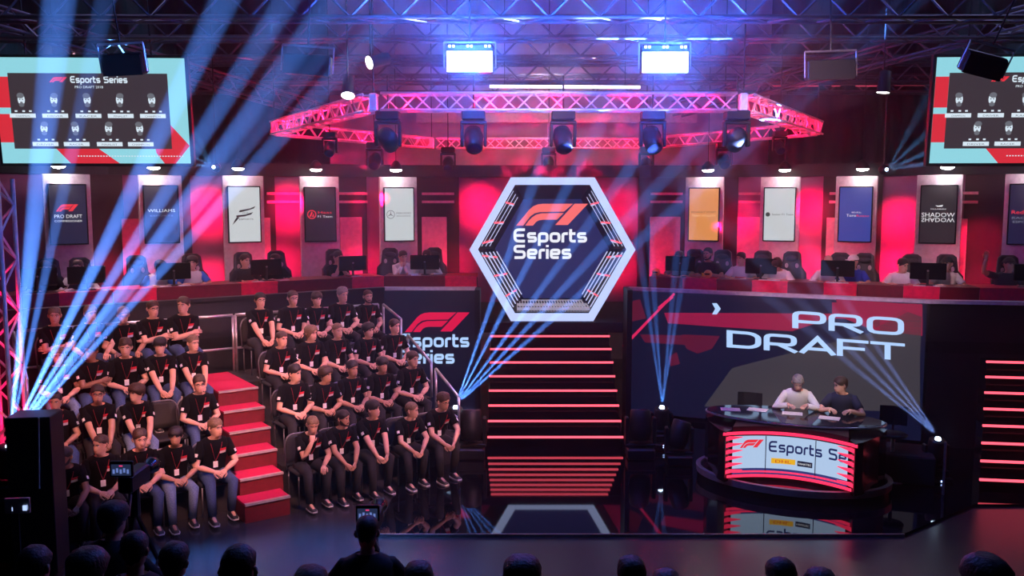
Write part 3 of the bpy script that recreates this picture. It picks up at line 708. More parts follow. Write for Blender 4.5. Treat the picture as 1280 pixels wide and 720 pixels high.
        W[1] = Vector((.13, -.42, kz+.30)); HDIR[1] = Vector((-.5, -.85, 0)); HN[1] = Vector((0, -.1, 1)); CURL[1] = .7
    elif pose == 'camera':
        for s in (-1, 1): W[s] = sp((s*.20, -.40, .34)); HDIR[s] = Vector((-s*.3, -.8, .3)); HN[s] = Vector((s*.4, 0, .8)); CURL[s] = 1.5; POLE[s] = Vector((s*.7, .3, -.7))
    elif pose == 'apart':
        for s in (-1, 1): W[s] = Vector((s*.15, -.40, kz+.09)); HDIR[s] = Vector((-s*.2, -.9, -.3)); HN[s] = Vector((0, -.3, 1)); CURL[s] = .6
    elif pose == 'side':
        for s in (-1, 1): W[s] = sp((s*.24, -.02, -.05)); HDIR[s] = Vector((0, -.1, -1)); HN[s] = Vector((s, 0, 0)); CURL[s] = .5
    el = {}
    for s in (-1, 1):
        el[s], W[s] = ik(sh[s], W[s], POLE[s], U, Fa); f0 = el[s].lerp(W[s], .3); f1 = el[s].lerp(W[s], .75)
        B.tube([sp((s*.10, -.03, .44)), sh[s], sh[s].lerp(el[s], .45), el[s], f0, f1, W[s]], [.05, .055, .049, .042, .043, .033, .026], 10, 0)
        hand(B, W[s], HDIR[s], HN[s], -s, CURL[s], 0)
    # legs
    if stand:
        hip = {s: P0+Vector((s*.09, 0, -.04)) for s in (-1, 1)}; kn = {s: Vector((s*.11, -.02, .50)) for s in (-1, 1)}; an = {s: Vector((s*.12, .03, .09)) for s in (-1, 1)}
    else:
        kx = .15 if pose in ('low', 'lap', 'chin') else .13
        hip = {s: P0+Vector((s*.09, -.02, -.02)) for s in (-1, 1)}; kn = {s: Vector((s*kx, -.44, seat+.06)) for s in (-1, 1)}; an = {s: Vector((s*(kx-.01), -.46+(.10 if s > 0 else .0), .09)) for s in (-1, 1)}
    if legs:
        for s in (-1, 1):
            B.tube([hip[s]+Vector((0, .05, 0)), hip[s].lerp(kn[s], .5), kn[s], kn[s].lerp(an[s], .4), an[s]], [.075, .072, .052, .05, .033], 8, 0)
            B.tube([an[s]+Vector((0, .03, -.02)), an[s]+Vector((0, -.05, -.04)), an[s]+Vector((0, -.14, -.06))], [.034, .036, .026], 6, 0)
    hm = HAIRS[hair]; body = B.build('person', [SKINS[skin], M_eyew, M_pupil, hm, M_lip_(), ], None, True)
    body.location = loc; body.rotation_euler = (0, 0, rz); body.scale = (scale,)*3
    tag(body, label, cat, group)
    # clothing
    topm = topm or M_shirtblk; t = MB()
    rr_ = [tring(z, .014 if z < .4 else .012) for z in (-.085, -.02, .08, .2, .32, .42, .475, .51, .533)]+[tring(.545, .012)]
    t.loft(rr_, 0, True, False)
    lens = .62 if top == 'tee' else 1.9
    for s in (-1, 1):
        if top == 'tee':
            e_ = sh[s].lerp(el[s], .66); t.tube([sp((s*.08, -.03, .445)), sh[s]+Vector((0, 0, .004)), sh[s].lerp(el[s], .4), e_], [.062, .070, .066, .064], 10, 1 if slv else 0)
        else:
            t.tube([sp((s*.08, -.03, .445)), sh[s], sh[s].lerp(el[s], .45), el[s], el[s].lerp(W[s], .5), el[s].lerp(W[s], .93)], [.062, .068, .060, .055, .048, .038], 10, 1 if slv else 0)
    ts = t.build({'tee': 't_shirt', 'shirt': 'shirt', 'jacket': 'jacket'}[top], [topm, slv or topm], body, True)
    def front(x, z, off):
        a, b = interp(TORSO, z); a += off; b += off; cy_ = -.05*max(0, (z-.2)/.35)**1.5; x = max(-a*.98, min(a*.98, x))
        c = abs(x/a)**(1/.8); sn = math.sqrt(max(0, 1-c*c)); return sp((x, cy_-b*sn**.85, z))
    if lanyard and topm is M_shirtblk:
        lm = MB()
        for s in (-1, 1): lm.tube([front(s*.075, .505, .018), front(s*.062, .45, .022), front(s*.035, .34, .024), front(0, .23, .026)], .0085, 4, 0, flat=.35)
        lm.build('lanyard', M_lanyard, body)
        bm = MB(); c = front(0, .185, .034); bm.box(c, (.062, .008, .085), 0, bev=.004); bm.build('badge', M_label, body)
        cm = MB()
        for z0, z1, mi in ((.385, .425, 1), (.345, .385, 0)):
            xs = [.045, .075, .105, .130]; g = [[front(x, z, .022) for x in xs] for z in (z0, z1)]
            cm.loft(g, mi, False, False, closed=False)
        cm.build('chest_logo', [M_label, M_redprint], body)
        for s in (-1, 1):
            c = sh[s].lerp(el[s], .50); ax = (el[s]-sh[s]).normalized(); out = Vector((s*.75, -.65, .1)); out = (out-ax*out.dot(ax)).normalized(); sd = ax.cross(out)
            sm = MB(); P = c+out*.069; g = [[P+ax*a_+sd*b_-out*(.008 if b_ else 0) for b_ in (-.024, 0, .024)] for a_ in (-.022, .022)]
            sm.loft(g, 0, False, False, closed=False); sm.build('sleeve_badge', M_label, body)
    if chest:
        cm = MB(); cm.loft([[front(x, z, .024) for x in (-.11, -.04, .04, .11)] for z in (.17, .26, .34)], 0, False, False, closed=False); cm.build('chest_print', chest, body)
    if legs:
        tr = MB(); tr.loft([tring(z, .016) for z in (-.10, -.03, .04)], 0, True, True)
        for s in (-1, 1): tr.tube([hip[s]+Vector((0, .06, 0)), hip[s].lerp(kn[s], .5), kn[s], kn[s].lerp(an[s], .5), an[s]+Vector((0, 0, .0))], [.098, .090, .070, .060, .052], 10, 0)
        tr.build('trousers', trous or CHARC, body, True)
        if shoes:
            for s in (-1, 1):
                shm = MB(); a0 = an[s]; g = []
                for yy, hw, zt in ((.06, .025, .05), (.045, .040, .085), (.0, .044, .10), (-.06, .047, .07), (-.13, .048, .05), (-.19, .032, .035)):
                    g.append([a0+Vector((x_, yy, z_-a0.z)) for x_, z_ in ((-hw, .0), (-hw*1.02, zt*.5), (-hw*.6, zt), (hw*.6, zt), (hw*1.02, zt*.5), (hw, 0))])
                shm.loft(g, 0); so = MB(); go = [[Vector((a0.x+x_, a0.y+yy, z_)) for x_, z_ in ((-hw-.004, .0), (-hw-.004, .018), (hw+.004, .018), (hw+.004, 0))] for yy, hw in ((.065, .028), (.03, .046), (-.06, .05), (-.14, .05), (-.197, .03))]
                so2 = shm.build('shoe', M_shoe, body, True); so.loft(go, 0); so.build('sole', M_sole, so2)
    # hair
    px_ = loc[0]*7
    if style != 'bald':
        hmb = MB(); rings = []; st = {'short': (.170, .108, .045, .012, .010), 'quiff': (.172, .120, .045, .014, .030), 'crop': (.176, .125, .055, .007, .006), 'long': (.166, .03, -.04, .022, .014), 'fringe': (.146, .105, .035, .020, .012), 'curly': (.158, .085, .02, .030, .018)}[style if style != 'cap' else 'crop']
        zf, zs, zb, th, vol = st; M_ = 6
        for j in range(M_+1):
            ring = []
            for k in range(N):
                a = 2*PI*k/N-PI/2; s = math.sin(a); z0 = zf*(max(0, -s)**1.3)+zb*(max(0, s)**1.2)+zs*(1-abs(s)**1.25)
                z0 = min(z0, zf) if s < 0 else z0; t_ = j/M_; z = z0+(.232-z0)*(1-(1-t_)**1.25)
                hw, f_, b_ = hprof(max(-.1, min(.231, z))); o_ = th*(.35+.65*min(1, t_*5)); c = math.cos(a)
                hw += o_; x = hw*math.copysign(abs(c)**.85, c); y = ((b_+o_) if s > 0 else (-f_+o_))*math.copysign(abs(s)**.9, s)
                zz = z+(vol if j > M_-3 else vol*t_*.6)*(1.0 if s < .3 else .75)+random.uniform(-.002, .003)+(random.uniform(-.010, .006) if j == 0 else 0); nz = 1+.10*noise.noise(Vector((x*45+px_, y*45, z*45))); x *= nz; y *= nz
                ring.append(hd((x, y, zz)))
            rings.append(ring)
        hmb.loft(rings, 0, False, True)
        hmb.build('hair', hm, body, True)
    if style == 'cap' or style == 'whitecap':
        cm = MB(); rings = []
        for z, o_ in ((.150, .014), (.17, .016), (.20, .016), (.225, .014), (.232, .012)):
            rings.append([hd(p+Vector((0, 0, .012 if z > .2 else 0))) for p in hring(z, o_)])
        cm.loft(rings, 0, False, True)
        vis = [[hd((x_, y_, z_)) for x_ in (-.06, -.03, 0, .03, .06)] for y_, z_ in ((-.085, .160), (-.135, .158), (-.165, .150))]
        cm.loft(vis, 0, False, False, closed=False); cm.build('cap', caps_mat, body, True)
    if beard:
        bd = MB(); tops = [.105, .085, .058, .040, .034, .033, .034, .040, .058, .085, .105]; rows = []
        for j in range(5):
            row = []
            for q_, i_ in enumerate((N-5, N-4, N-3, N-2, N-1, 0, 1, 2, 3, 4, 5)):
                zlo = .0+.012*abs(q_-5)/5*2; zz = zlo+(tops[q_]-zlo)*j/4; pr = hring(max(zz, .004), .0045 if 0 < j < 4 else .001)[i_]; row.append(hd((pr.x, pr.y, zz-.004)))
            rows.append(row)
        bd.loft(rows, 0, False, False, closed=False)
        bd.tube([hd((-.032, -.092, .046)), hd((-.012, -.106, .061)), hd((.012, -.106, .061)), hd((.032, -.092, .046))], [.004, .007, .007, .004], 6)
        bd.build('beard', hm, body, True)
    if glasses:
        gm = MB()
        for s in (-1, 1):
            n = 10; gm.tube([hd((s*.032+.022*math.cos(2*PI*i/n), -.101, .117+.016*math.sin(2*PI*i/n))) for i in range(n+1)], .0022, 4); gm.tube([hd((s*.054, -.098, .12)), hd((s*.078, .0, .122))], .0025, 4)
        gm.tube([hd((-.01, -.103, .12)), hd((.01, -.103, .12))], .0022, 4); gm.build('glasses', M_black, body)
    return body
_lipmat = mat('lip', (.42, .14, .12), .5)
def M_lip_(): return _lipmat
caps_mat = mat('cap_black', (.015, .015, .018), .8)

# ---------- seating blocks
TH = R(35); RD = Vector((math.cos(TH), math.sin(TH))); RN = Vector((-RD.y, RD.x))
def nt_(t, n): v = RD*t+RN*n; return (v.x, v.y)
TZ = [0, .46, .92, 1.38]
FR = [None, 12.16, 13.08, 14.0, 15.05]     # tier front edges along the normal
def tier(name, t0, t1, k, label):
    mb = MB(); a, b_ = FR[k], FR[k+1]
    for (ta, tb) in ((t0, t1),):
        mb.hprism([nt_(ta, a), nt_(tb, a), nt_(tb, 15.05), nt_(ta, 15.05)], TZ[k]-.46+.005 if k > 1 else -.04, TZ[k])
    o = mb.build(name, M_blackcar); tag(o, label, 'platform', 'tiered seating platforms'); return o
for blk, t0s, t1 in (('left', 1.15, 3.70), ('right', 4.36, 7.45)):
    for k in (1, 2, 3):
        d_ = .07*k
        tier('seating_platform', t0s+d_, (t1+d_) if blk == 'left' else t1, k, f'black carpeted {["", "lowest", "middle", "top"][k]} tier of the {blk} seating block')
# red aisle stairs
rs = empty('aisle_stairs', (0, 0, 0)); tag(rs, 'red carpeted aisle steps with pale nosings between the two seating blocks', 'stairs')
NS = [11.50, 11.88, 12.30, 12.72, 13.10, 13.50]; TS = [(3.66, 4.29), (3.72, 4.34), (3.78, 4.41), (3.85, 4.47), (3.89, 4.52), (3.94, 4.56)]
for k in range(6):
    z = .23*(k+1); t0, t1 = TS[k]; n0 = NS[k]; n1 = NS[k+1] if k < 5 else 15.0
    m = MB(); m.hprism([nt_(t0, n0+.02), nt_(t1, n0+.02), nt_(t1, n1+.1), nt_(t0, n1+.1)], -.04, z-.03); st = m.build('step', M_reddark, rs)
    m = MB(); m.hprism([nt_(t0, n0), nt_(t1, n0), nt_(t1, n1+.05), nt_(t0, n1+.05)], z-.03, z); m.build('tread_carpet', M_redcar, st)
    m = MB(); m.hprism([nt_(t0, n0-.012), nt_(t1, n0-.012), nt_(t1, n0+.045), nt_(t0, n0+.045)], z-.022, z+.006); m.build('nosing', M_nose, st)

# stacking chair prototype
ch = empty('stacking_chair', (0, 0, 0))
m = MB(); m.box((0, -.03, .44), (.44, .44, .06), bev=.025); m.build('seat', mat('chair_black', (.012, .012, .014), .7), ch, True)
m = MB(); g = []
for z, hw, y in ((.52, .20, .185), (.6, .215, .195), (.75, .215, .215), (.86, .19, .232), (.895, .13, .238)):
    g.append([(-hw, y, z), (-hw*.5, y+.018, z), (hw*.5, y+.018, z), (hw, y, z), (hw, y+.035, z), (hw*.5, y+.05, z), (-hw*.5, y+.05, z), (-hw, y+.035, z)])
m.loft(g); m.build('backrest', MATS['chair_black'], ch, True)
m = MB(); m.tube(rnd([Vector((-.225, .18, .42)), Vector((-.235, .225, .8)), Vector((-.16, .25, .92)), Vector((.16, .25, .92)), Vector((.235, .225, .8)), Vector((.225, .18, .42))], .08), .011, 6); m.build('back_frame', mat('chair_metal', (.22, .22, .24), .4, .8), ch, True)
lgm = MB(); lgm.tube([(0, 0, .42), (0, 0, 0)], .011, 6); lgm = lgm.mesh('leg', MATS['chair_metal'], True)
for x, y in ((-.2, -.22), (.2, -.22), (-.2, .17), (.2, .17)): ob('leg', lgm, ch, (x, y, 0))
tag(ch, 'chair', 'chair', 'stacking chairs of the seating blocks')
used = [False]
ROWN = {'L': [12.02, 12.98, 13.80, 14.45], 'R': [11.74, 12.72, 13.62, 14.55]}
ORD = ['front', 'second', 'third', 'back']
def chair_at(x, y, z, lab):
    if not used[0]: used[0] = True; o = ch; o.location = (x, y, z); o.rotation_euler = (0, 0, TH); o['label'] = lab
    else: o = dup(ch, (x, y, z), TH, lab)
    return o
def seat_person(blk, row, px, idx, look, **kw):
    z = TZ[row]; n = ROWN[blk][row]; r = ray(px, 500); k = r.x/r.y
    # intersect ray direction with the row line
    t = -(RN.x*k*0+0); Y = n/(RN.x*k+RN.y); X = k*Y
    hipx, hipy = X+RN.x*.16, Y+RN.y*.16
    blkn = 'left' if blk == 'L' else 'right'
    pos = ['leftmost seat', 'second seat from left', 'middle seat', 'fourth seat from left', 'rightmost seat'][idx]
    place = f'{pos}, {ORD[row]} row, {blkn} seating block'
    chair_at(hipx, hipy, z, f'black stacking chair with metal frame, {place}')
    if look is None: return
    kw.setdefault('lean', random.uniform(7, 15)); kw.setdefault('yaw', 10)
    kw.setdefault('scale', random.uniform(.97, 1.03))
    return person((hipx, hipy, z), TH, f'{look}, {place}', group='spectators in black team t-shirts', **kw)
S = seat_person
# left block
S('L', 0, 77, 0, 'dark-haired bearded man leaning on his knees', pose='low', lean=20, yaw=-45, pit=4, skin=2, hair='black', style='crop', beard=True, trous=CHARC)
S('L', 0, 124, 1, 'short fair-haired man looking left', pose='lap', yaw=-50, skin=0, hair='brown', style='crop')
S('L', 0, 172, 2, 'brown-haired man behind the camera monitor', pose='lap', yaw=5, skin=0, hair='brown', style='quiff', trous=JEANS)
S('L', 0, 217, 3, 'black-fringed man in jeans, hands clasped', pose='lap', yaw=-18, skin=1, hair='black', style='fringe', trous=JEANSL)
S('L', 0, 266, 4, 'fair man gazing right, hands clasped, in jeans', pose='lap', yaw=25, skin=0, hair='fair', style='short', trous=JEANS, lean=14)
S('L', 1, 70, 0, 'dark cropped-haired man', pose='lap', yaw=-20, pit=6, skin=1, hair='black', style='crop', trous=JEANS)
S('L', 1, 122, 1, 'dark-haired man wearing glasses', pose='low', yaw=-10, skin=1, hair='black', style='short', glasses=True, lean=12)
S('L', 1, 171, 2, 'brown-haired man with swept hair looking left', pose='low', yaw=-60, skin=0, hair='brown', style='curly', lean=14, trous=JEANSL)
S('L', 1, 210, 3, None)
S('L', 1, 249, 4, 'brown-haired man wearing glasses', pose='lap', yaw=-5, skin=0, hair='brown', style='quiff', glasses=True, lean=12, trous=JEANS)
S('L', 2, 76, 0, 'fair-haired man in blue beam light', pose='lap', yaw=-10, skin=0, hair='fair', style='short', trous=JEANSL)
S('L', 2, 117, 1, 'black-haired man turned left with folded arms', pose='folded', yaw=-45, skin=2, hair='black', style='quiff', trous=JEANS)
S('L', 2, 159, 2, 'brown-haired man leaning forward', pose='lap', yaw=-15, skin=0, hair='brown', style='quiff', lean=14, trous=JEANS)
S('L', 2, 202, 3, 'black-haired man with long fringe', pose='low', yaw=-22, skin=0, hair='black', style='fringe', trous=JEANS)
S('L', 2, 243, 4, 'man with light cropped hair looking right', pose='low', yaw=20, skin=0, hair='fair', style='crop', trous=JEANS)
S('L', 3, 74, 0, 'fair-haired man with folded arms in blue beam light', pose='folded', yaw=-10, skin=0, hair='fair', style='short', trous=JEANS)
S('L', 3, 118, 1, 'light-haired man with hands apart', pose='apart', yaw=15, skin=0, hair='fair', style='short', trous=JEANS)
S('L', 3, 158, 2, 'grey-blond man looking down', pose='apart', yaw=-5, pit=8, skin=1, hair='fair', style='quiff', trous=JEANS)
S('L', 3, 195, 3, 'man in glasses with folded arms', pose='folded', yaw=10, skin=0, hair='brown', style='short', glasses=True, trous=JEANS)
S('L', 3, 233, 4, 'tall brown-haired man with folded arms', pose='folded', yaw=-40, skin=0, hair='brown', style='short', trous=JEANS, scale=1.06)
# right block
S('R', 0, 386, 0, 'fair-haired man resting his chin on his fist', pose='chin', yaw=-8, pit=10, skin=0, hair='fair', style='crop', lean=20)
S('R', 0, 425, 1, 'black-bearded man, hands clasped low', pose='low', yaw=30, skin=1, hair='black', style='short', beard=True, lean=17)
S('R', 0, 464, 2, 'black-fringed man looking up and right', pose='low', yaw=35, pit=-5, skin=0, hair='black', style='fringe', lean=14)
S('R', 0, 509, 3, 'balding man with short fair hair', pose='low', yaw=40, skin=0, hair='fair', style='crop', lean=22)
S('R', 0, 547, 4, 'brown-haired man wearing glasses, hands clasped', pose='low', yaw=15, pit=6, skin=0, hair='brown', style='quiff', glasses=True, lean=22, scale=1.04)
S('R', 1, 368, 0, 'dark-haired man by the aisle', pose='lap', yaw=28, skin=0, hair='black', style='quiff')
S('R', 1, 405, 1, 'man with curly dark hair', pose='lap', yaw=28, skin=1, hair='brown', style='curly', lean=16)
S('R', 1, 441, 2, 'slim black-haired man', pose='lap', yaw=10, skin=1, hair='black', style='quiff')
S('R', 1, 477, 3, 'black-haired man with hands clasped', pose='lap', yaw=5, skin=1, hair='black', style='fringe')
S('R', 1, 514, 4, 'tall brown-haired man by the rail', pose='lap', yaw=15, skin=0, hair='brown', style='short', scale=1.04)
S('R', 2, 352, 0, 'man with cropped brown hair', pose='lap', yaw=15, skin=0, hair='brown', style='crop', lean=16)
S('R', 2, 390, 1, 'man with long fair hair', pose='lap', yaw=20, skin=0, hair='fair', style='long')
S('R', 2, 423, 2, 'man with receding fair hair', pose='lap', yaw=8, skin=0, hair='fair', style='crop')
S('R', 2, 461, 3, 'man with thick black hair', pose='lap', yaw=15, skin=0, hair='black', style='curly')
S('R', 2, 494, 4, 'slim brown-haired man by the rail', pose='lap', yaw=12, skin=0, hair='brown', style='short')
S('R', 3, 329, 0, 'dark-haired man in glasses, hands clasped low', pose='low', yaw=0, skin=0, hair='black', style='short', glasses=True)
S('R', 3, 368, 1, 'stocky man in glasses', pose='lap', yaw=0, skin=0, hair='brown', style='crop', glasses=True, scale=1.04)
S('R', 3, 398, 2, 'slim man with brown fringe', pose='lap', yaw=-5, skin=0, hair='brown', style='fringe')
S('R', 3, 429, 3, 'man with grey-white hair', pose='lap', yaw=10, skin=0, hair='grey', style='quiff', scale=1.04)
S('R', 3, 462, 4, 'dark-bearded man by the rear rail', pose='lap', yaw=-5, skin=0, hair='brown', style='crop', beard=True)

# guard rails
def rail(pts, z0s, z1s, label, posts=None, mid=True):
    """pts on plan; z0s floor heights, z1s top heights; each straight run is a module with posts, top rail and lower rail"""
    r_ = empty('guard_rail', (0, 0, 0)); tag(r_, label, 'railing', 'silver guard rails of the seating')
    for i in range(len(pts)-1):
        a, b_ = Vector(pts[i]), Vector(pts[i+1]); A0, A1 = z0s[i], z1s[i]; B0, B1 = z0s[i+1], z1s[i+1]
        m = MB(); m.tube([(*a, A1), (*b_, B1)], .026, 8); m.build('top_rail', M_alu, r_, True)
        if mid:
            m = MB(); m.tube([(*a, A0+(A1-A0)*.42), (*b_, B0+(B1-B0)*.42)], .02, 8); m.build('lower_rail', M_alu, r_, True)
        n = max(1, int((b_-a).length/.55))
        for k in range(n+1):
            t = k/n; p_ = a.lerp(b_, t); m = MB(); zz0 = A0+(B0-A0)*t; zz1 = A1+(B1-A1)*t; m.tube([(*p_, zz0), (*p_, zz1)], .022, 8); m.build('post', M_alu, r_, True)
T3 = 1.38
rail([nt_(1.42, 14.98), nt_(2.6, 14.98), nt_(3.95, 14.98)], [T3]*3, [T3+.98]*3, 'silver guard rail behind the back row of the left block')
rail([nt_(4.0, 14.98), nt_(4.65, 14.98)], [T3]*2, [T3+.98]*2, 'short silver guard rail at the top of the red aisle steps')
rail([nt_(4.7, 14.98), nt_(6.0, 14.98), nt_(7.4, 14.98)], [T3]*3, [T3+.98]*3, 'silver guard rail behind the back row of the right block')
rail([nt_(7.47, 14.9), nt_(7.47, 14.2)], [T3, T3], [T3+.98, T3+.78], 'upper sloping silver handrail beside the logo wall')
rail([nt_(7.47, 13.95), nt_(7.47, 13.1)], [.92, .92], [.92+.98, .92+.60], 'middle sloping silver handrail beside the logo wall')
rail([nt_(7.47, 12.95), nt_(7.47, 12.2)], [.46, .46], [.46+.98, .46+.62], 'lower sloping silver handrail beside the logo wall')
rail([nt_(1.36, 14.9), nt_(1.36, 13.5)], [T3, T3], [T3+.98, T3+.5], 'silver side rail at the left end of the seating')

# ---------- gaming chairs and monitors on the deck
gc = empty('gaming_chair', (0, 0, 0))
MC = mat('chair_leather', (.02, .02, .024), .45)
m = MB(); m.box((0, -.02, .48), (.5, .5, .12), bev=.04); m.build('seat', MC, gc, True)
m = MB(); g = []
for z, hw, y in ((.50, .20, .24), (.62, .24, .25), (.85, .29, .28), (1.0, .28, .30), (1.10, .19, .32), (1.22, .18, .34), (1.36, .165, .36), (1.41, .10, .365)):
    g.append([(-hw, y-.05, z), (-hw*.6, y, z), (hw*.6, y, z), (hw, y-.05, z), (hw, y+.04, z), (hw*.6, y+.08, z), (-hw*.6, y+.08, z), (-hw, y+.04, z)])
m.loft(g); m.build('backrest', MC, gc, True)
for s in (-1, 1):
    m = MB(); m.ell((s*.10, .300, 1.13), (.035, .012, .05), 0, 8, 5); m.build('strap_slot', mat('slot_pale', (.5, .4, .42), .6), gc)
m = MB(); m.ell((0, .305, 1.27), (.13, .035, .06), 0, 10, 5); m.build('headrest', MC, gc, True)
for s in (-1, 1):
    m = MB(); m.box((s*.29, .0, .68), (.07, .28, .035), bev=.012); m.tube([(s*.29, .03, .67), (s*.27, .03, .5)], .02, 6); m.build('armrest', M_black, gc)
m = MB(); m.tube([(0, 0, .44), (0, 0, .08)], .03, 8)
for k in range(5): m.tube([(0, 0, .1), (.28*math.cos(k*1.2566), .28*math.sin(k*1.2566), .06)], .02, 6); m.ell((.28*math.cos(k*1.2566), .28*math.sin(k*1.2566), .03), (.03, .03, .03))
m.build('base', M_black, gc)
mo = empty('monitor', (0, 0, 0))
m = MB(); m.box((0, 0, .30), (.60, .035, .35), bev=.012); m.box((0, .012, .3), (.3, .05, .18), bev=.015); m.build('casing', M_gloss, mo)
m = MB(); m.box((0, .02, .466), (.52, .02, .012)); m.build('top_edge', M_grey, mo)
m = MB(); m.tube([(0, -.01, .28), (0, -.01, .01)], .022, 8); m.build('neck', M_black, mo)
m = MB(); m.box((0, 0, .008), (.26, .18, .016), bev=.005); m.build('base', M_black, mo)
m = MB(); m.ell((0, -.0225, .31), (.022, .004, .022), 0, 10, 4); m.build('emblem', M_grey, mo)
# monitor local -Y faces the viewer (its back), screen is at +Y
m = MB(); m.add([(-.28, .0185, .14), (.28, .0185, .14), (.28, .0185, .455), (-.28, .0185, .455)], [(3, 2, 1, 0)]); m.build('screen_image', emi('monitor_glow', (.5, .6, .9), .6), mo)
firstm = [True]; firstc = [True]
def monitor(px, lab):
    p_, an = online(px, .78); lab = 'black monitor seen from behind '+lab
    if firstm[0]: firstm[0] = False; o = mo; o.location = (p_.x, p_.y, 2.782); o.rotation_euler = (0, 0, an)
    else: o = dup(mo, (p_.x, p_.y, 2.782), an)
    tag(o, lab, 'monitor', 'monitors on the player counters'); o.scale = (1, 1, .86)
def gchair(px, lab, off=1.42, tw=0):
    p_, an = online(px, off); rz = an+R(tw)
    if firstc[0]: firstc[0] = False; o = gc; o.location = (p_.x, p_.y, DZ); o.rotation_euler = (0, 0, rz)
    else: o = dup(gc, (p_.x, p_.y, DZ), rz)
    tag(o, lab, 'chair', 'gaming chairs behind the counters'); return o
for px, lab in ((46, 'at the left end of the deck'), (108, 'before the man in the white-sleeved vest'), (217, 'between two players in blue and white'), (333, 'between the suited man and the bearded man'), (441, 'beside the man covering his mouth'), (531, 'in front of the white-shirted player left of the hexagon'),
                (850, 'right of the hexagon'), (951, 'beside the red and white shirted man'), (1047, 'between the bald man and the white-capped man'), (1160, 'between the two white t-shirts'), (1290, 'at the right end of the deck')):
    monitor(px, lab)
def col(n, c): return mat('cloth_'+n, c, .85, scale=40, bump=.2, noise_amt=.04)
PL = [ # px, look, kwargs, chair?
 (56, 'man in black cap and dark top at left end of deck', dict(style='cap', hair='black', skin=1, yaw=0), True),
 (96, 'man in dark vest over white sleeves beside left beam', dict(hair='brown', skin=0, yaw=-25, top='shirt', topm=col('navy', (.02, .03, .07)), slv=col('white', (.7, .68, .68))), True),
 (194, 'player in blue and white shirt hunched left of monitor', dict(hair='black', style='fringe', yaw=30, pit=18, lean=20, topm=col('white', (.7, .68, .68)), slv=col('blue', (.04, .22, .75))), False),
 (238, 'curly-haired player in blue and white shirt right of monitor', dict(hair='black', style='curly', yaw=-20, topm=col('white', (.7, .68, .68)), slv=col('blue', (.04, .22, .75))), True),
 (303, 'man in dark suit and white shirt left of monitor', dict(hair='brown', yaw=20, top='jacket', topm=col('suit', (.015, .015, .02))), True),
 (340, 'bearded man in black t-shirt turned toward the monitor', dict(hair='black', beard=True, yaw=-55, lean=14), False),
 (418, 'man in black t-shirt covering his mouth with his hand', dict(hair='brown', pose='mouth', yaw=15, pit=5), True),
 (505, 'man in white shirt with hands at his mouth', dict(hair='brown', pose='mouth', yaw=25, pit=8, lean=14, top='shirt', topm=col('white', (.7, .68, .68))), False),
 (535, 'player with headset in white shirt behind monitor', dict(hair='black', yaw=-5, pit=10, topm=col('white', (.7, .68, .68)), top='shirt'), False),
 (852, 'player behind monitor right of the hexagon', dict(hair='black', yaw=-5, pit=8, topm=col('greyblue', (.2, .22, .3))), True),
 (887, 'man in black and yellow jersey', dict(hair='black', yaw=-15, style='crop', skin=1, beard=True, scale=1.06, topm=col('blackyellow', (.02, .02, .02)), chest=col('yellow', (.85, .45, .03))), True),
 (928, 'man in white and red shirt', dict(hair='brown', yaw=-20, style='short', topm=col('whitered', (.65, .6, .6)), chest=col('redprint', (.6, .02, .04))), False),
 (975, 'long-haired player in white with head bowed', dict(hair='brown', style='long', pit=30, lean=24, yaw=-10, topm=col('white', (.7, .68, .68))), True),
 (1036, 'bald man in white shirt', dict(style='bald', yaw=5, lean=14, topm=col('white', (.7, .68, .68)), top='shirt'), True),
 (1067, 'man in white cap and blue shirt', dict(hair='black', style='cap', yaw=-35, topm=col('royal', (.02, .05, .45))), True),
 (1127, 'man in white t-shirt turned away left of monitor', dict(hair='black', yaw=40, pit=10, lean=18, topm=col('white', (.7, .68, .68))), True),
 (1180, 'man in black cap and white t-shirt right of monitor', dict(hair='black', style='cap', yaw=-35, topm=col('white', (.7, .68, .68))), False),
 (1256, 'man in black cap and team jersey raising his arm', dict(hair='black', style='cap', pose='raised', yaw=10, skin=1, topm=col('jersey', (.03, .03, .04))), True),
]
for px, look, kw, hc in PL:
    p_, an = online(px, 1.22); kw.setdefault('pose', 'desk'); kw.setdefault('lanyard', False)
    caps_mat = mat('cap_white', (.7, .68, .68), .8) if 'white cap' in look else mat('cap_black', (.015, .015, .018), .8)
    person((p_.x, p_.y, DZ+.04), an, look, group='players and crew seated along the deck', shoes=False, seat=.47, **kw)
    if hc: gchair(px+8 if px < 640 else px+12, 'black gaming chair of the '+' '.join(look.split()[:9]), 1.34)
gchair(181, 'black gaming chair left of the hunched player in blue and white', 1.42, 12)
gchair(350, 'black gaming chair right of the bearded man turned to monitor', 1.45, -8)
gchair(487, 'empty black gaming chair left of the praying man in white', 1.3, 5)
gchair(541, 'black gaming chair right of the headset player in white', 1.45)
gchair(948, 'black gaming chair behind the red and white shirted man', 1.4, -5)
gchair(1190, 'black gaming chair behind the capped man in white t-shirt', 1.45)
# yellow front of the yellow jersey, small orange helmets on the counter
for px, lab in ((820, 'small orange ball-like helmet on the counter right of the hexagon'), (885, 'small orange ball-like helmet in front of the yellow-jersey man')):
    p_, an = online(px, .66); r_ = empty('helmet', (p_.x, p_.y, 2.78), an); tag(r_, lab, 'helmet')
    m = MB(); m.ell((0, 0, .08), (.085, .10, .085), 0, 14, 8); m.build('shell', mat('helmet_orange', (.9, .35, .12), .3), r_, True)
    m = MB(); m.ell((0, -.05, .085), (.065, .06, .028), 0, 12, 5); m.build('visor', M_gloss, r_, True)
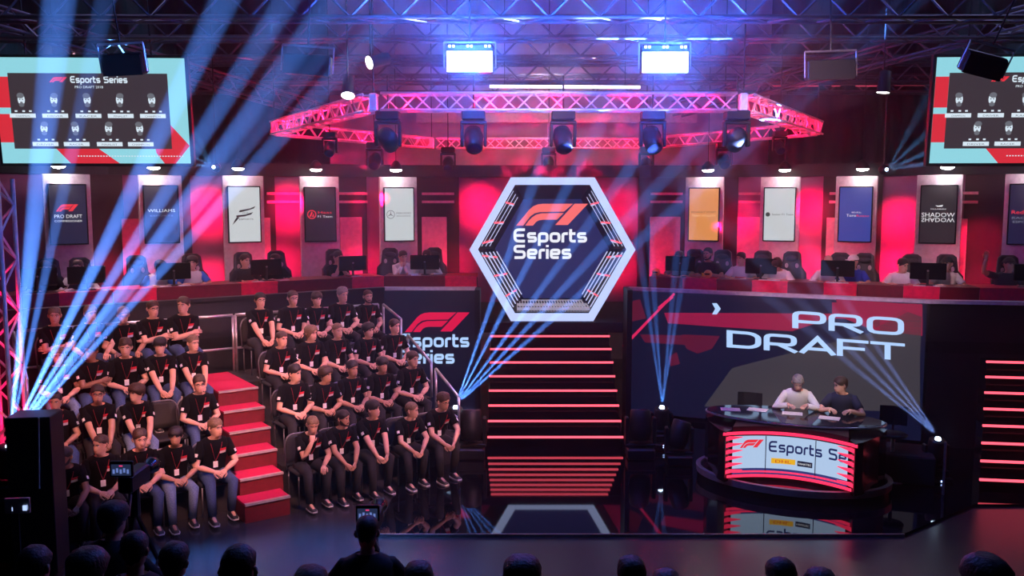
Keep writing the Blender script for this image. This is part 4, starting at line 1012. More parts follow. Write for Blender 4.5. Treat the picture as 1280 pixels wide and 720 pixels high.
# papers / keyboards on the counter
for n_, px in enumerate((88, 135, 206, 230, 322, 354, 446, 520, 845, 955, 968, 1040, 1054, 1150, 1175)):
    p_, an = online(px, .64); m = MB(); T = Matrix.Translation((p_.x, p_.y, 2.786)) @ Matrix.Rotation(an+random.uniform(-.2, .2), 4, 'Z'); m.box((0, 0, 0), (.2, .12, .012), 0, T)
    tag(m.build('paper_sheet', M_white), 'white papers '+colname(px)+(', right' if px in (968, 1054, 1175) else ''), 'paper', 'papers on the player counters')

# ---------- presenters' desk
DK = Vector((4.28, 13.15, 0)); drz = R(-21); DT = Matrix.Translation(DK) @ Matrix.Rotation(drz, 4, 'Z')
dk = empty('presenter_desk', DK, drz); tag(dk, 'curved glossy black presenters\' desk with pink-lit concave logo screen', 'desk')
def ellp(a, b, n=48, a0=0, a1=2*PI, cy_=0): return [(a*math.cos(a0+(a1-a0)*i/n), cy_+b*math.sin(a0+(a1-a0)*i/n)) for i in range(n+(0 if abs(a1-a0-2*PI) < 1e-6 else 1))]
m = MB(); m.hprism(ellp(1.42, .95), 0, .10); m.build('plinth', M_gloss, dk)
m = MB(); a_ = ellp(1.43, .96); b_ = ellp(1.36, .89)
m.loft([[(x, y, .10) for x, y in a_], [(x, y, .20) for x, y in ellp(1.44, .97)], [(x, y, .20) for x, y in ellp(1.37, .90)], [(x, y, .10) for x, y in b_]], 0, False, False); m.build('plinth_rim', mat('rim_grey', (.30, .28, .29), .4, .3), dk)
m = MB(); m.hprism(ellp(1.38, .91), .10, .17); m.build('ledge', mat('ledge_gloss', (.006, .006, .01), .04, spec=.9), dk)
m = MB()
m.loft([[(x, y+.12, z) for x, y in ellp(a, b_)] for a, b_, z in ((1.24, .50, .985), (1.30, .55, .99), (1.31, .56, 1.01), (1.30, .55, 1.03))]); m.build('table_top', mat('glass_black', (.02, .02, .025), .06, spec=.8), dk)
m = MB(); o_ = ellp(1.315, .565, 64)
m.loft([[(x*r_, y*r_+.12, z) for x, y in o_] for r_, z in ((1.0, .995), (1.012, 1.0), (1.012, 1.02), (1.0, 1.025))], 0, False, False); m.build('table_edge', M_alu, dk)
# concave screen
SA, SY, SS = .80, -.74, .26          # half width, end y, sagitta
def scr(x, z, off=0.):
    y = SY+SS*(1-(x/SA)**2)-off; return (x, y, z)
NX = 20; xs = [-SA+2*SA*i/NX for i in range(NX+1)]
Z0, Z1 = .26, .84
m = MB(); m.loft([[scr(x, z) for x in xs] for z in (Z0, Z1)], 0, False, False, closed=False); m.loft([[scr(x, z, .006) for x in xs] for z in (Z0, Z0+.09)], 1, False, False, closed=False)
for x in (-.34, .36): m.loft([[scr(x+dx, z, .010) for dx in (-.006, .006)] for z in (Z0, Z1)], 2, False, False, closed=False)
fn = lambda x, z: scr(x, z, .012)
f1mark(m, lambda a, b: fn(-.70+a*.10, .66+b*.125), 3)
k = 1.14/swidth('Esports Se'); write(m, 'Esports Se', lambda a, b: fn(-.30+a*k*.96, .60+b*.17), .17, 4)
m.loft([[fn(x, z) for x in (-.26, -.1, .08)] for z in (.43, .51)], 5, False, False, closed=False); text_w(m, 'DHL', lambda x, y: scr(x-.09, y+.445, .018), .22, .045, 6)
m.loft([[fn(x, z) for x in (.11, .2, .32)] for z in (.42, .50)], 2, False, False, closed=False); text_w(m, 'FANATEC', lambda x, y: scr(x+.215, y+.445, .018), .18, .03, 7)
m.build('logo_screen', [emi('desk_screen', (.50, .68, .95), .85, light=True), emi('desk_blue', (.01, .05, .22), .8), emi('desk_ink', (.005, .008, .03), 1), emi('s_red', (.85, .03, .05), 1), emi('desk_navy', (.008, .018, .10), 1), emi('dhl_yellow', (.9, .48, .02), .9), emi('dhl_red', (.6, .02, .02), .9), emi('s_white', WHT, .9)], dk)
M_pk = emi('desk_led', (1, .03, .10), 1.5, light=True)
def arcstrip(z, h, d, ext=.1):
    m = MB(); X = [-(SA+ext)+2*(SA+ext)*i/NX for i in range(NX+1)]; f = lambda x: SY+SS*(1-(x/SA)**2)-d
    m.loft([[(x, f(x), z) for x in X], [(x, f(x)-.05, z) for x in X], [(x, f(x)-.05, z+h) for x in X], [(x, f(x), z+h) for x in X]], 0, False, False, closed=False); return m
arcstrip(.88, .035, .03, .12).build('light_strip', M_pk, dk)
arcstrip(.235, .03, .03, .06).build('light_strip', M_pk, dk)
arcstrip(.30, .012, .005, -.02).build('light_strip', M_pk, dk)
for s in (-1, 1):
    for j in range(6):
        z = .29+j*.10; m = MB()
        m.add([(s*(SA+.08), SY-.12, z), (s*(SA+.08), SY-.12, z+.055), (s*(SA-.14), SY+.06, z+.045), (s*(SA-.14), SY+.06, z+.035), (s*(SA+.08), SY-.04, z), (s*(SA+.08), SY-.04, z+.055)], [(0, 3, 2, 1), (0, 1, 5, 4), (1, 2, 5), (0, 4, 3), (4, 5, 2, 3)]); m.build('light_fin', M_pk, dk)
# desk body sides and back
m = MB(); 
for s in (-1, 1):
    P = [(s*(SA+.09), SY-.13), (s*(SA+.20), SY+.0), (s*1.22, -.30), (s*1.33, .12), (s*1.15, .50), (s*.55, .68), (s*.5, .5), (s*.9, .2), (s*(SA+.02), SY+.03)]
    if s < 0: P = P[::-1]
    m2 = MB(); m2.hprism(P, .17, .93); m2.build('side_body', M_gloss, dk)
m = MB(); m.loft([[(x, SY+SS*(1-(x/SA)**2)+.015, z) for x in xs] for z in (.17, .98)], 0, False, False, closed=False); m.loft([[(x, SY+SS*(1-(x/SA)**2)+.015, .98) for x in xs], [(x, .1, .98) for x in xs]], 0, False, False, closed=False); m.build('body_shell', M_black, dk)
def dloc(x, y, z): return DT @ Vector((x, y, z))
for x, y, a, lab in ((-.95, .15, .2, 'white script pages at the left end of the glass desk top'), (-.55, .28, -.1, 'second white script pages left of the white-shirted presenter'), (-.02, .22, .05, 'white pages under the hands of the white-shirted presenter'), (.52, .12, -.1, 'white pages before the navy-shirted presenter')):
    m = MB(); T = DT @ Matrix.Translation((x, y, 1.035)) @ Matrix.Rotation(a, 4, 'Z'); m.box((0, 0, 0), (.30, .21, .004), 0, T); tag(m.build('script_pages', M_white), lab, 'paper', 'papers on the presenters\' desk')
pw = dloc(-.0, .82, .22); pn = dloc(.70, .80, .22)
person(pw, drz+R(6), 'grey-haired presenter in white shirt seated at the glass desk', pose='desk', pit=22, lean=18, hair='grey', style='short', top='shirt', topm=col('shirtwhite', (.62, .62, .64)), lanyard=False, seat=.52, cat='person')
person(pn, drz+R(-4), 'brown-haired presenter in navy shirt seated at the glass desk', pose='desk', yaw=-55, pit=8, lean=15, hair='brown', top='tee', topm=col('navyshirt', (.012, .016, .04)), lanyard=False, seat=.50, cat='person')
def bar_stool(p_, rz, lab, top):
    r_ = empty('stool', p_, rz); tag(r_, lab, 'stool'); m = MB(); m.lathe([(.05, top-.06), (.2, top-.05), (.21, top-.02), (.18, top)], 16); m.build('seat', M_black, r_, True)
    m = MB(); m.lathe([(.03, 0.02), (.03, top-.05)], 8); m.build('column', M_alu, r_, True); m = MB(); m.lathe([(.24, 0), (.24, .015), (.05, .03), (.03, .04)], 20); m.build('base', M_alu, r_, True)
    m = MB(); g = [[(x, .17+.03*(1-(x/.2)**2), z) for x in (-.2, -.1, 0, .1, .2)] for z in (top+.08, top+.38)]; m.loft(g, 0, False, False, closed=False); m.tube([(0, .19, top-.04), (0, .205, top+.15)], .015, 6); m.build('backrest', M_black, r_)
bar_stool((pw.x, pw.y, 0), drz, 'black stool under the white-shirted presenter', .72)
bar_stool((pn.x, pn.y, 0), drz, 'black stool under the navy-shirted presenter', .70)
q_ = dloc(-.75, .95, 0); bar_stool((q_.x, q_.y, 0), drz, 'empty black stool at the left of the desk', .74)
q_ = dloc(1.45, .75, 0); bar_stool((q_.x, q_.y, 0), drz, 'empty black stool at the right end of the desk', .74)
# dark platform edge to the right of the desk
mb = MB(); a = atz(1086, 560, .0); mb.box((6.0, 13.5, .22), (1.1, .8, .44), rz=R(-18), bev=.02); tag(mb.build('equipment_case', M_dark), 'low dark case on the floor right of the presenters\' desk', 'case')
mb = MB(); mb.tube([(6.35, 12.6, 0), (6.35, 12.6, .8)], .02, 8); tag(mb.build('stanchion', M_alu), 'thin metal post right of the presenters\' desk', 'post')

# ---------- moving heads, beams
def moving_head(loc, hang, label, aimv=(0, -.3, 1), s=1., lit=False, group=None, lens=None):
    r_ = empty('moving_head', loc); r_.scale = (s,)*3; tag(r_, label, 'stage light', group); sg = -1 if hang else 1
    m = MB(); m.box((0, 0, sg*.07), (.34, .26, .14), bev=.02); m.build('base', M_black, r_)
    yk = MB()
    for x in (-1, 1): yk.box((x*.17, 0, sg*.34), (.045, .12, .36), bev=.012)
    yk.box((0, 0, sg*.17), (.38, .14, .05), bev=.012); yk.build('yoke', M_black, r_)
    av = Vector(aimv).normalized(); c = Vector((0, 0, sg*.42)); Q = Matrix.Translation(c) @ av.to_track_quat('Z', 'Y').to_matrix().to_4x4()
    hm_ = MB(); hm_.lathe([(.06, -.20), (.12, -.18), (.145, -.05), (.13, .06), (.125, .17), (.11, .19)], 16, 0, Q); hd_ = hm_.build('lamp_head', M_black, r_, True)
    ln = MB(); ln.lathe([(.005, .20), (.10, .192), (.11, .185)] if not lit else [(.005, .23), (.035, .222), (.045, .19)], 16, 0, Q); ln.build('lens', lens or mat('lens_dark', (.02, .03, .08), .1), hd_, True)
    if hang: kb = MB(); kb.tube([(0, 0, 0), (0, 0, (.5 if hang is True else hang))], .014, 5); kb.build('clamp', M_black, r_)
    return c
M_bl = emi('beam_lens', (.55, .75, 1), 14); M_lb = emi('blue_indicator', (.35, .5, 1), 4)
beamsrc = {}
def floor_beam(px, py, lab, leds=()):
    # px,py = lens position; fixture stands on a flight case on the floor
    base = atz(px, py+52, 0); D = base.y; L_ = atd(px, py, D); h = L_.z
    r_ = empty('flight_case', (base.x, D, 0)); tag(r_, 'black flight case under the '+lab, 'case', 'flight cases under the beam lights')
    m = MB(); m.box((0, 0, (h-.62)/2), (.4, .4, max(.1, h-.62)), bev=.02); m.build('box', M_black, r_)
    for k, zz in enumerate((.25, .33)):
        m = MB(); m.box((.02, -.203, (h-.62)*(.55+.3*k)), (.035, .008, .014)); m.build('indicator', M_lb, r_)
    moving_head((base.x, D, h-.62), False, lab, (0, -.25, 1), 1, True, 'floor beam lights', M_bl)
    return Vector((base.x, D-.06, h+.03))
A = floor_beam(570, 508, 'blue beam light at the left foot of the central stairs')
Bm = floor_beam(826, 508, 'blue beam light right of the central stairs')
Cm = floor_beam(1168, 547, 'blue beam light right of the presenters\' desk')
def beams(src, tg, P, size=2.6, colr=BEAM, dD=0):
    for (px, py) in tg:
        t = atd(px, py, src.y+dD); spot(src, t, colr, P, size, .5, .012, 'beam_light')
beams(A, [(603+4, 400), (624, 400), (648, 400), (668, 400), (689, 400)], 1000000, 3.0, dD=-.22)
beams(Bm, [(812, 400), (820, 400), (838, 400), (845, 400)], 200000, 3.4, dD=-.15)
beams(Cm, [(1128, 480), (1118, 480), (1106, 480), (1095, 482)], 110000, 3.2, (.25, .38, 1), dD=-.1)
# dark unlit moving heads flanking the stair foot
for px, lab in ((589, 'unlit black moving head standing left of the stair foot'), (800, 'unlit black moving head standing right of the stair foot')):
    b0 = atz(px, 572, 0); moving_head((b0.x, b0.y, 0), False, lab, (0, .2, 1), 1.35); spot((b0.x, b0.y+.1, 2.6), (b0.x, b0.y, .8), REDL, 12, 30, .5, .02)
b0 = atz(848, 580, 0); moving_head((b0.x, b0.y, 0), False, 'unlit black moving head on the floor beside the presenters\' desk', (.3, .2, 1), 1.2)

# left edge: red lit truss tower and blue beams
def truss(name, p, q, sec, mtl, label, group, nb=None, rch=None, braces=('f', 'b', 't', 'd')):
    p = Vector(p); q = Vector(q); d = q-p; Ln = d.length; x = d.normalized(); up = Vector((0, 0, 1)) if abs(x.z) < .9 else Vector((0, -1, 0)); y = up.cross(x).normalized(); z = x.cross(y)
    r_ = empty(name, (p+q)/2); tag(r_, label, 'truss', group); O = (p+q)/2; h = sec/2; rc = rch or sec*.085
    base = Matrix((x, y, z)).transposed()
    chm = MB(); chm.tube([(-Ln/2, 0, 0), (Ln/2, 0, 0)], rc, 6); chm = chm.mesh('chord', mtl, True)
    eu = base.to_euler()
    for a in (-1, 1):
        for b_ in (-1, 1): ob('chord', chm, r_, base @ Vector((0, a*h, b_*h)), eu)
    n = nb or max(2, int(Ln/(sec*1.0))); st = Ln/n; bl = math.hypot(st, sec)
    bm_ = MB(); bm_.tube([(-.5, 0, 0), (.5, 0, 0)], rc*.62, 4); bm_ = bm_.mesh('brace', mtl)
    for fc in braces:
        for k in range(n):
            s = 1 if k % 2 == 0 else -1; xm = -Ln/2+(k+.5)*st
            if fc == 'f': P0 = Vector((xm-st/2, -h, -s*h)); P1 = Vector((xm+st/2, -h, s*h))
            elif fc == 'b': P0 = Vector((xm-st/2, h, s*h)); P1 = Vector((xm+st/2, h, -s*h))
            elif fc == 't': P0 = Vector((xm-st/2, -s*h, h)); P1 = Vector((xm+st/2, s*h, h))
            else: P0 = Vector((xm-st/2, -s*h, -h)); P1 = Vector((xm+st/2, s*h, -h))
            A_, B_ = base @ P0, base @ P1; dv = B_-A_
            o = ob('brace', bm_, r_, (A_+B_)/2, dv.to_track_quat('X', 'Z').to_euler()); o.scale = (dv.length, 1, 1)
    return r_
tw = atd(2, 400, 11.5); truss('truss_tower', (tw.x-.02, 11.5, 0), (tw.x-.02, 11.5, 4.6), .34, M_truss, 'red-lit vertical truss tower at the left edge', None)
for z in (.6, 1.4, 2.2, 3.0): point((tw.x, 11.5, z), PINK, 9, .03)
Ds = atd(7, 556, 10.3)
moving_head((Ds.x, 10.3, Ds.z-.62), False, 'blue beam light behind the black cabinet at left edge', (.3, -.1, 1), 1, True, 'floor beam lights', M_bl)
mb = MB(); mb.box((Ds.x, 10.32, (Ds.z-.62)/2), (.4, .4, Ds.z-.62), bev=.02); tag(mb.build('flight_case', M_black), 'black flight case under the beam light at left edge', 'case')
DSY = 10.3; Ds = atd(7, 556, DSY)
for (px, py), P, sz in [((40, 300), 2600, 4.5), ((66, 300), 1300, 2.8), ((120, 330), 2600, 3.6), ((148, 335), 2300, 3.0), ((175, 330), 2600, 3.2), ((205, 335), 2000, 2.6), ((150, 380), 1500, 2.4)]:
    spot((Ds.x+.06, DSY-.03, Ds.z+.04), atd(px, py, DSY-.1), BEAM, P*700, sz, .5, .012, 'beam_light')

# black cabinet at left foreground
cb = atz(35, 600, .9); mb = MB()
r_ = empty('equipment_cabinet', (-5.3, 9.8, 0), R(8)); tag(r_, 'black equipment cabinet with thin metal edge at the left', 'cabinet')
p1 = atd(10, 522, 9.8); p2 = atd(62, 600, 9.8); wd_ = p2.x-p1.x
r_.location = ((p1.x+p2.x)/2, 9.8, 0)
m = MB(); m.box((0, .2, (p1.z)/2), (wd_+.05, .4, p1.z), bev=.01); m.build('body', M_black, r_)
m = MB(); m.tube([(wd_*.30, -.02, p1.z), (wd_*.22, -.02, p2.z-.1)], .010, 5); m.build('metal_edge', M_alu, r_)
# small tablet-like device on stand bottom-left
tb = atd(22, 632, 8.6); r_ = empty('tablet_stand', (tb.x, 8.6, 0)); tag(r_, 'small pale tablet on a stand at the lower left', 'tablet')
m = MB(); m.box((0, 0, tb.z), (.24, .03, .16), rz=.1, bev=.006); m.build('tablet', M_alu, r_); m = MB(); m.box((-.07, -.018, tb.z-.03), (.06, .004, .04)); m.box((.08, -.018, tb.z-.02), (.04, .004, .05)); m.build('screen', emi('tablet_glow', (.45, .6, 1), 1.2), r_)
m = MB(); m.tube([(0, 0, tb.z-.08), (0, 0, 0)], .015, 6); m.build('stand', M_black, r_)

# ---------- hexagonal ring truss over the stage
def ringpt(px, py, D): return atd(px, py, D)
s_ = 5.38; D1 = 13.0
zr = atd(700, 128, D1).z; cx = atd(698, 128, D1).x; cyv = D1+.866*s_
RV = [Vector((cx-s_/2, D1, zr)), Vector((cx+s_/2, D1, zr)), Vector((cx+s_, cyv, zr)), Vector((cx+s_/2, D1+2*.866*s_, zr)), Vector((cx-s_/2, D1+2*.866*s_, zr)), Vector((cx-s_, cyv, zr))]
RN_ = ['front', 'right front', 'right rear', 'rear', 'left rear', 'left front']
for k in range(6):
    a, b_ = RV[k], RV[(k+1) % 6]; d = (b_-a).normalized()*.12
    truss('ring_truss', a+d, b_-d, .24, M_truss, f'red-lit {RN_[k]} section of the hexagonal truss ring above the stage', 'sections of the hexagonal truss ring')
    for t in (.08, .3, .5, .7, .92):
        p_ = a.lerp(b_, t); inw = (Vector((cx, cyv, zr))-p_).normalized()
        point((p_.x+inw.x*.05, p_.y+inw.y*.05, p_.z-.0), (1, .004, .05), 26 if k != 0 else 24, .03, 'ring_lamp')
        if k == 0: spot((p_.x, p_.y-1.2, p_.z-.9), p_, PINK, 30, 40, .8, .05, 'ring_uplight')
for k in range(6):
    o = MB(); o.box(RV[k], (.12, .12, .26), bev=.02); tag(o.build('truss_corner', M_truss), 'metal corner block of the hexagonal truss ring, '+['front left', 'front right', 'right', 'rear right', 'rear left', 'left'][k], 'truss corner', 'corner blocks of the truss ring')
    o = MB(); o.tube([RV[k]+Vector((0, 0, .1)), Vector((RV[k].x, RV[k].y, 9.9))], .012, 5); tag(o.build('hanging_cable', M_black), 'steel cable holding the truss ring at the '+['front left', 'front right', 'right', 'rear right', 'rear left', 'left'][k]+' corner', 'cable', 'cables holding the truss ring')
for px, nm in ((485, 'first'), (592, 'second'), (704, 'middle'), (816, 'fourth'), (921, 'fifth')):
    p_ = atd(px, 140, D1); moving_head((p_.x, D1, zr-.12), True, f'large moving head hanging from the front truss, {nm} from left', (.1, -.8, -.9) if nm in ('second', 'middle', 'fourth') else (.1, 1, -.4), 1.0, False, 'moving heads hanging from the ring front')
for px, py, D, nm in ((412, 165, 15.5, 'left corner'), (560, 184, 21.0, 'left rear'), (686, 184, 21.4, 'centre rear'), (808, 184, 21.2, 'right rear'), (905, 178, 19.5, 'right rear side'), (975, 164, 16.5, 'right corner'), (468, 178, 19.0, 'left rear side')):
    p_ = atd(px, py, D); moving_head((p_.x, D, p_.z), (9.98-p_.z)/(.95 if D > 18 else .7), f'small black moving head under the truss ring at the {nm}', (0, -.9, -.7), .95 if D > 18 else .7, False, 'small moving heads under the ring')
# roof trusses
for D, z, sec, nm in ((12.6, 7.0, .34, 'nearest'), (14.6, 7.08, .34, 'second'), (16.8, 7.15, .36, 'third'), (19.4, 7.05, .40, 'fourth'), (21.76, 7.12, .4, 'farthest')):
    xw = D*.62+.6
    truss('roof_truss', (-xw, D, z), (xw, D, z), sec, M_rooftruss, f'{nm} dark truss spanning the width under the roof', 'roof trusses across the hall', None, None, ('f', 'd'))
truss('roof_truss', (-9.5, 12, 7.5), (-4.2, 20.5, 6.3), .3, M_rooftruss, 'dark diagonal truss under the roof at upper left', 'roof trusses across the hall', None, None, ('f', 'd'))
truss('roof_truss', (9.8, 12, 7.5), (3.6, 19.5, 6.3), .3, M_rooftruss, 'dark diagonal truss under the roof at upper right', 'roof trusses across the hall', None, None, ('f', 'd'))
# faint work lights giving the roof steel its sheen
point((.5, 9, 9.0), (.25, .36, 1), 160, .3, 'roof_work_light'); point((-7, 14, 8.6), (.4, .35, .7), 45, .3, 'roof_work_light'); point((8, 14, 8.6), (.4, .4, .8), 60, .3, 'roof_work_light')
# white tube and red strips high at the back
mb = MB(); a = atd(612, 108, 17); b_ = atd(800, 109, 17); mb.tube([a, b_], .03, 8); tl_ = mb.build('tube_light', emi('tube_white', (1, .93, 1), 2.2)); tag(tl_, 'long glowing white tube light above the truss ring', 'tube light')
for t in (.1, .9):
    mb = MB(); c_ = a.lerp(b_, t); mb.tube([c_, (c_.x, c_.y, 9.99)], .008, 5); mb.build('cable', M_black, tl_)
STR = [(232, 290, 104, 'left of the ring, first'), (306, 322, 104, 'left of the ring, second'), (362, 402, 105, 'left of the ring, third'), (964, 1024, 106, 'right of the ring, first'), (1040, 1050, 106, 'right of the ring, second'), (1070, 1096, 106, 'right of the ring, third'), (1118, 1156, 105, 'right of the ring, fourth')]
for a, b_, y_, nm in STR:
    A_ = atd(a, y_, 21.5); B_ = atd(b_, y_, 21.5); mb = MB(); mb.box(((A_.x+B_.x)/2, 21.5, A_.z), (B_.x-A_.x, .05, .075)); tag(mb.build('neon_strip', emi('strip_red', (.75, .06, .13), .8)), 'dull red light strip high up '+nm, 'light strip', 'red light strips high at the back')
mb = MB(); a_ = atd(225, 107, 21.6); b_ = atd(1160, 107, 21.6)

# blinders
def blinder(px, py, D, lit, lab, rx=0, ry=0, w_=.63):
    p_ = atd(px, py, D); r_ = empty('blinder_light', p_); r_.rotation_euler = (rx, ry, 0); tag(r_, lab, 'stage light', 'rectangular blinder lights')
    m = MB(); m.box((0, .1, .03 if lit else 0), (w_, .18, .37 if lit else .26), bev=.02); m.build('housing', M_black, r_)
    m = MB(); m.box((0, 0, -.02), (w_-.02, .03, .27 if lit else .24)); m.build('lamp_face', emi('blinder_face', (.55, .70, 1), 5) if lit else M_black, r_)
    m = MB()
    for s in (-1, 1): m.tube([(s*(w_/2+.03), .05, -.1), (s*(w_/2+.03), .05, .24)], .011, 6)
    m.tube([(-w_/2-.03, .05, .24), (w_/2+.03, .05, .24)], .015, 6); m.build('bracket', M_alu, r_)
    for k in (-.42, -.34, -.04, .04, .34, .42):
        if lit: m = MB(); m.box((k*w_, -.01, .18), (.03, .02, .03)); m.build('indicator', emi('ind_white', (.8, .9, 1), 3), r_)
    m = MB(); m.tube([(0, .05, .24), (0, .05, 3.9)], .012, 5); m.build('clamp', M_black, r_)
    if lit:
        spot((p_.x, p_.y-.3, p_.z-.25), (p_.x, p_.y-.1, p_.z+3), (.03, .13, 1), 2600, 165, 1, .15, 'blinder_glow'); point((p_.x, p_.y-.3, p_.z-.1), (.03, .13, 1), 330, .15, 'blinder_glow')
blinder(587, 75, 12.0, True, 'left glowing white rectangular blinder light above the truss ring')
blinder(831.5, 76, 12.0, True, 'right glowing white rectangular blinder light above the truss ring')
blinder(1040, 86, 12.0, False, 'unlit rectangular blinder light with bright bracket, right of the lit ones', 0, R(-2))
blinder(383, 80, 12.0, False, 'unlit rectangular blinder light left of the lit ones', 0, R(4))
blinder(1232, 82, 11.0, False, 'unlit tilted blinder light before the right big screen', R(20), R(14), .5)
blinder(152, 80, 11.0, False, 'unlit blinder light before the left big screen', R(10), R(-3), .5)
# followspot and small work lamps
def par_can(px, py, D, tgt, lab, P, c, sz):
    p_ = atd(px, py, D); r_ = empty('spot_lamp', p_); tag(r_, lab, 'stage light'); av = (Vector(tgt)-p_).normalized(); Q = av.to_track_quat('Z', 'Y').to_matrix().to_4x4()
    m = MB(); m.lathe([(.04, -.32), (.09, -.3), (.10, 0), (.11, .02)], 14, 0, Q); m.build('can', M_black, r_, True); m = MB(); m.lathe([(.005, .03), (.095, .022)], 14, 0, Q); m.build('lens', emi('lamp_white', (1, .96, .9), 9), r_, True)
    m = MB(); m.tube([(0, 0, .05), (0, 0, 9.98-p_.z)], .012, 5); m.build('hanger', M_black, r_)
    spot(p_+av*.06, tgt, c, P, sz, .5, .02, 'par_light')
par_can(463, 78, 13, atd(330, 110, 12), 'small white spot lamp shining left above the truss ring', 330, (1, .85, .75), 12)
par_can(1104, 114, 14, atd(1080, 300, 14), 'small white lamp high up left of the right big screen', 120, (.7, .8, 1), 20)
par_can(435, 118, 13, atd(430, 200, 12.5), 'small white lamp above the left corner of the truss ring', 60, (.7, .8, 1), 30)
# short blue fans beside the big screens
for px, py, tg, lab in ((268, 209, [(236, 150), (234, 170), (232, 190), (230, 204)], 'small blue beam lamp right of the left big screen'), (1107, 212, [(1150, 140), (1155, 170), (1160, 190), (1162, 204)], 'small blue beam lamp left of the right big screen')):
    s0 = atd(px, py, 16.0); r_ = empty('spot_lamp', s0); tag(r_, lab, 'stage light'); m = MB(); m.ell((0, .08, 0), (.09, .12, .09), 0, 12, 6); m.build('can', M_black, r_, True); m = MB(); m.ell((0, -.045, 0), (.03, .02, .03)); m.build('lens', M_bl, r_, True)
    m = MB(); m.tube([(0, .08, .05), (0, .08, 9.98-s0.z)], .012, 5); m.build('clamp', M_black, r_)
    for k, t in enumerate(tg): spot(s0+Vector((0, -.08, 0)), atd(*t, 15.9), (.12, .42, 1), 22000+12000*k, 10, .7, .01, 'beam_light')

# ---------- big screens left and right
def big_screen(px0, D, lab, rz=0, tilt=0):
    W_, H_ = 3.05, 1.69; z0 = atd(5, 204, D).z; x0 = px0
    r_ = empty('big_screen', (x0, D, z0), rz); tag(r_, lab, 'screen', 'big hanging screens'); r_.rotation_euler = (tilt, 0, rz)
    m = MB(); m.box((W_/2, .06, H_/2), (W_+.1, .1, H_+.1), bev=.01); m.build('casing', M_black, r_)
    m = MB(); y = -.003
    def q(x0_, z0_, x1_, z1_, mi, dy=0): m.add([(x0_*W_, y-dy, z0_*H_), (x1_*W_, y-dy, z0_*H_), (x1_*W_, y-dy, z1_*H_), (x0_*W_, y-dy, z1_*H_)], [(0, 1, 2, 3)], mi)
    def pg(pts, mi, dy): m.add([(a*W_, y-dy, b*H_) for a, b in pts], [tuple(range(len(pts)))], mi)
    q(0, 0, 1, 1, 0); q(0, .53, .07, .82, 1, .002); q(0, .20, .09, .47, 1, .002); pg([(.36, 0), (.62, 0), (.5, .16), (.28, .16)], 1, .002) ; pg([(.86, .0), (.92, 0), (1.0, .17), (.90, .38), (.8, .3), (.82, .1)], 1, .002)
    q(.07, .14, .905, .855, 2, .004)
    for k in range(38): q(.40+k*.015, .065, .408+k*.015, .075, 3, .006)
    fn = lambda a, b: (a*W_, y-.008, b*H_)
    f1mark(m, lambda a, b: (.285*W_+a*.088, y-.008, .77*H_+b*.082), 4)
    k = .92/swidth('Esports Series'); write(m, 'Esports Series', lambda a, b: (.395*W_+a*k, y-.008, .765*H_+b*k*1.15), .2, 3)
    text_w(m, 'PRO DRAFT 2018', lambda x, z: (.49*W_+x, y-.008, .715*H_+z), .45, .04, 3)
    cols = [(.13, .57, .28), (.30, .57, .28), (.475, .57, .28), (.645, .57, .28), (.815, .57, .28), (.235, .30, .0), (.40, .30, 0), (.575, .30, 0), (.74, .30, 0)]
    for j, (cx_, cz_, _) in enumerate(cols):
        ex = lambda rx, rz_, ox, oz, mi, dy, n=12: m.add([(cx_*W_+ox+rx*math.cos(2*PI*i/n), y-dy, cz_*H_+oz+rz_*math.sin(2*PI*i/n)) for i in range(n)], [tuple(range(n))], mi)
        ex(.058, .088, 0, .06, 3, .008); ex(.06, .045, (-.01, .012)[j % 2], .125, 5, .010); ex(.045, .035, 0, -.02, 5, .010); ex(.013, .009, -.022, .065, 5, .012); ex(.013, .009, .022, .065, 5, .012); ex(.022, .008, 0, .02, 5, .012)
        q(cx_-.068, cz_-.135, cx_+.068, cz_-.095, 3, .008)
        text_w(m, ['CHAMPION', 'DRIVER', 'RACER', 'FINALIST'][j % 4], lambda x, z: (cx_*W_+x, y-.012, (cz_-.127)*H_+z), .22+.03*(j % 3), .03, 5)
        for ox in (-.04, .0, .035): q(cx_+ox, cz_-.08, cx_+ox+.014, cz_-.065, 3, .008)
    m.build('screen_image', [emi('scr_cyan', (.30, .72, .82), .95, light=True), emi('scr_red', (.78, .03, .05), .9), emi('scr_panel', (.050, .036, .045), .9), emi('scr_white', (.75, .88, .98), .95), emi('s_red', (.85, .03, .05), 1), emi('scr_grey', (.16, .17, .20), .9)], r_)
    for x in (.5, 2.5):
        m = MB(); m.tube([(x, .06, H_), (x, .06, H_+2.6)], .015, 5); m.build('hanger', M_black, r_)
big_screen(atd(1, 150, 14.6).x, 14.6, 'big screen with nine portraits hanging at upper left', R(2), R(5))
big_screen(atd(1164, 150, 14.6).x, 14.6, 'big screen with portraits cut by the frame at upper right', R(-3), R(4))

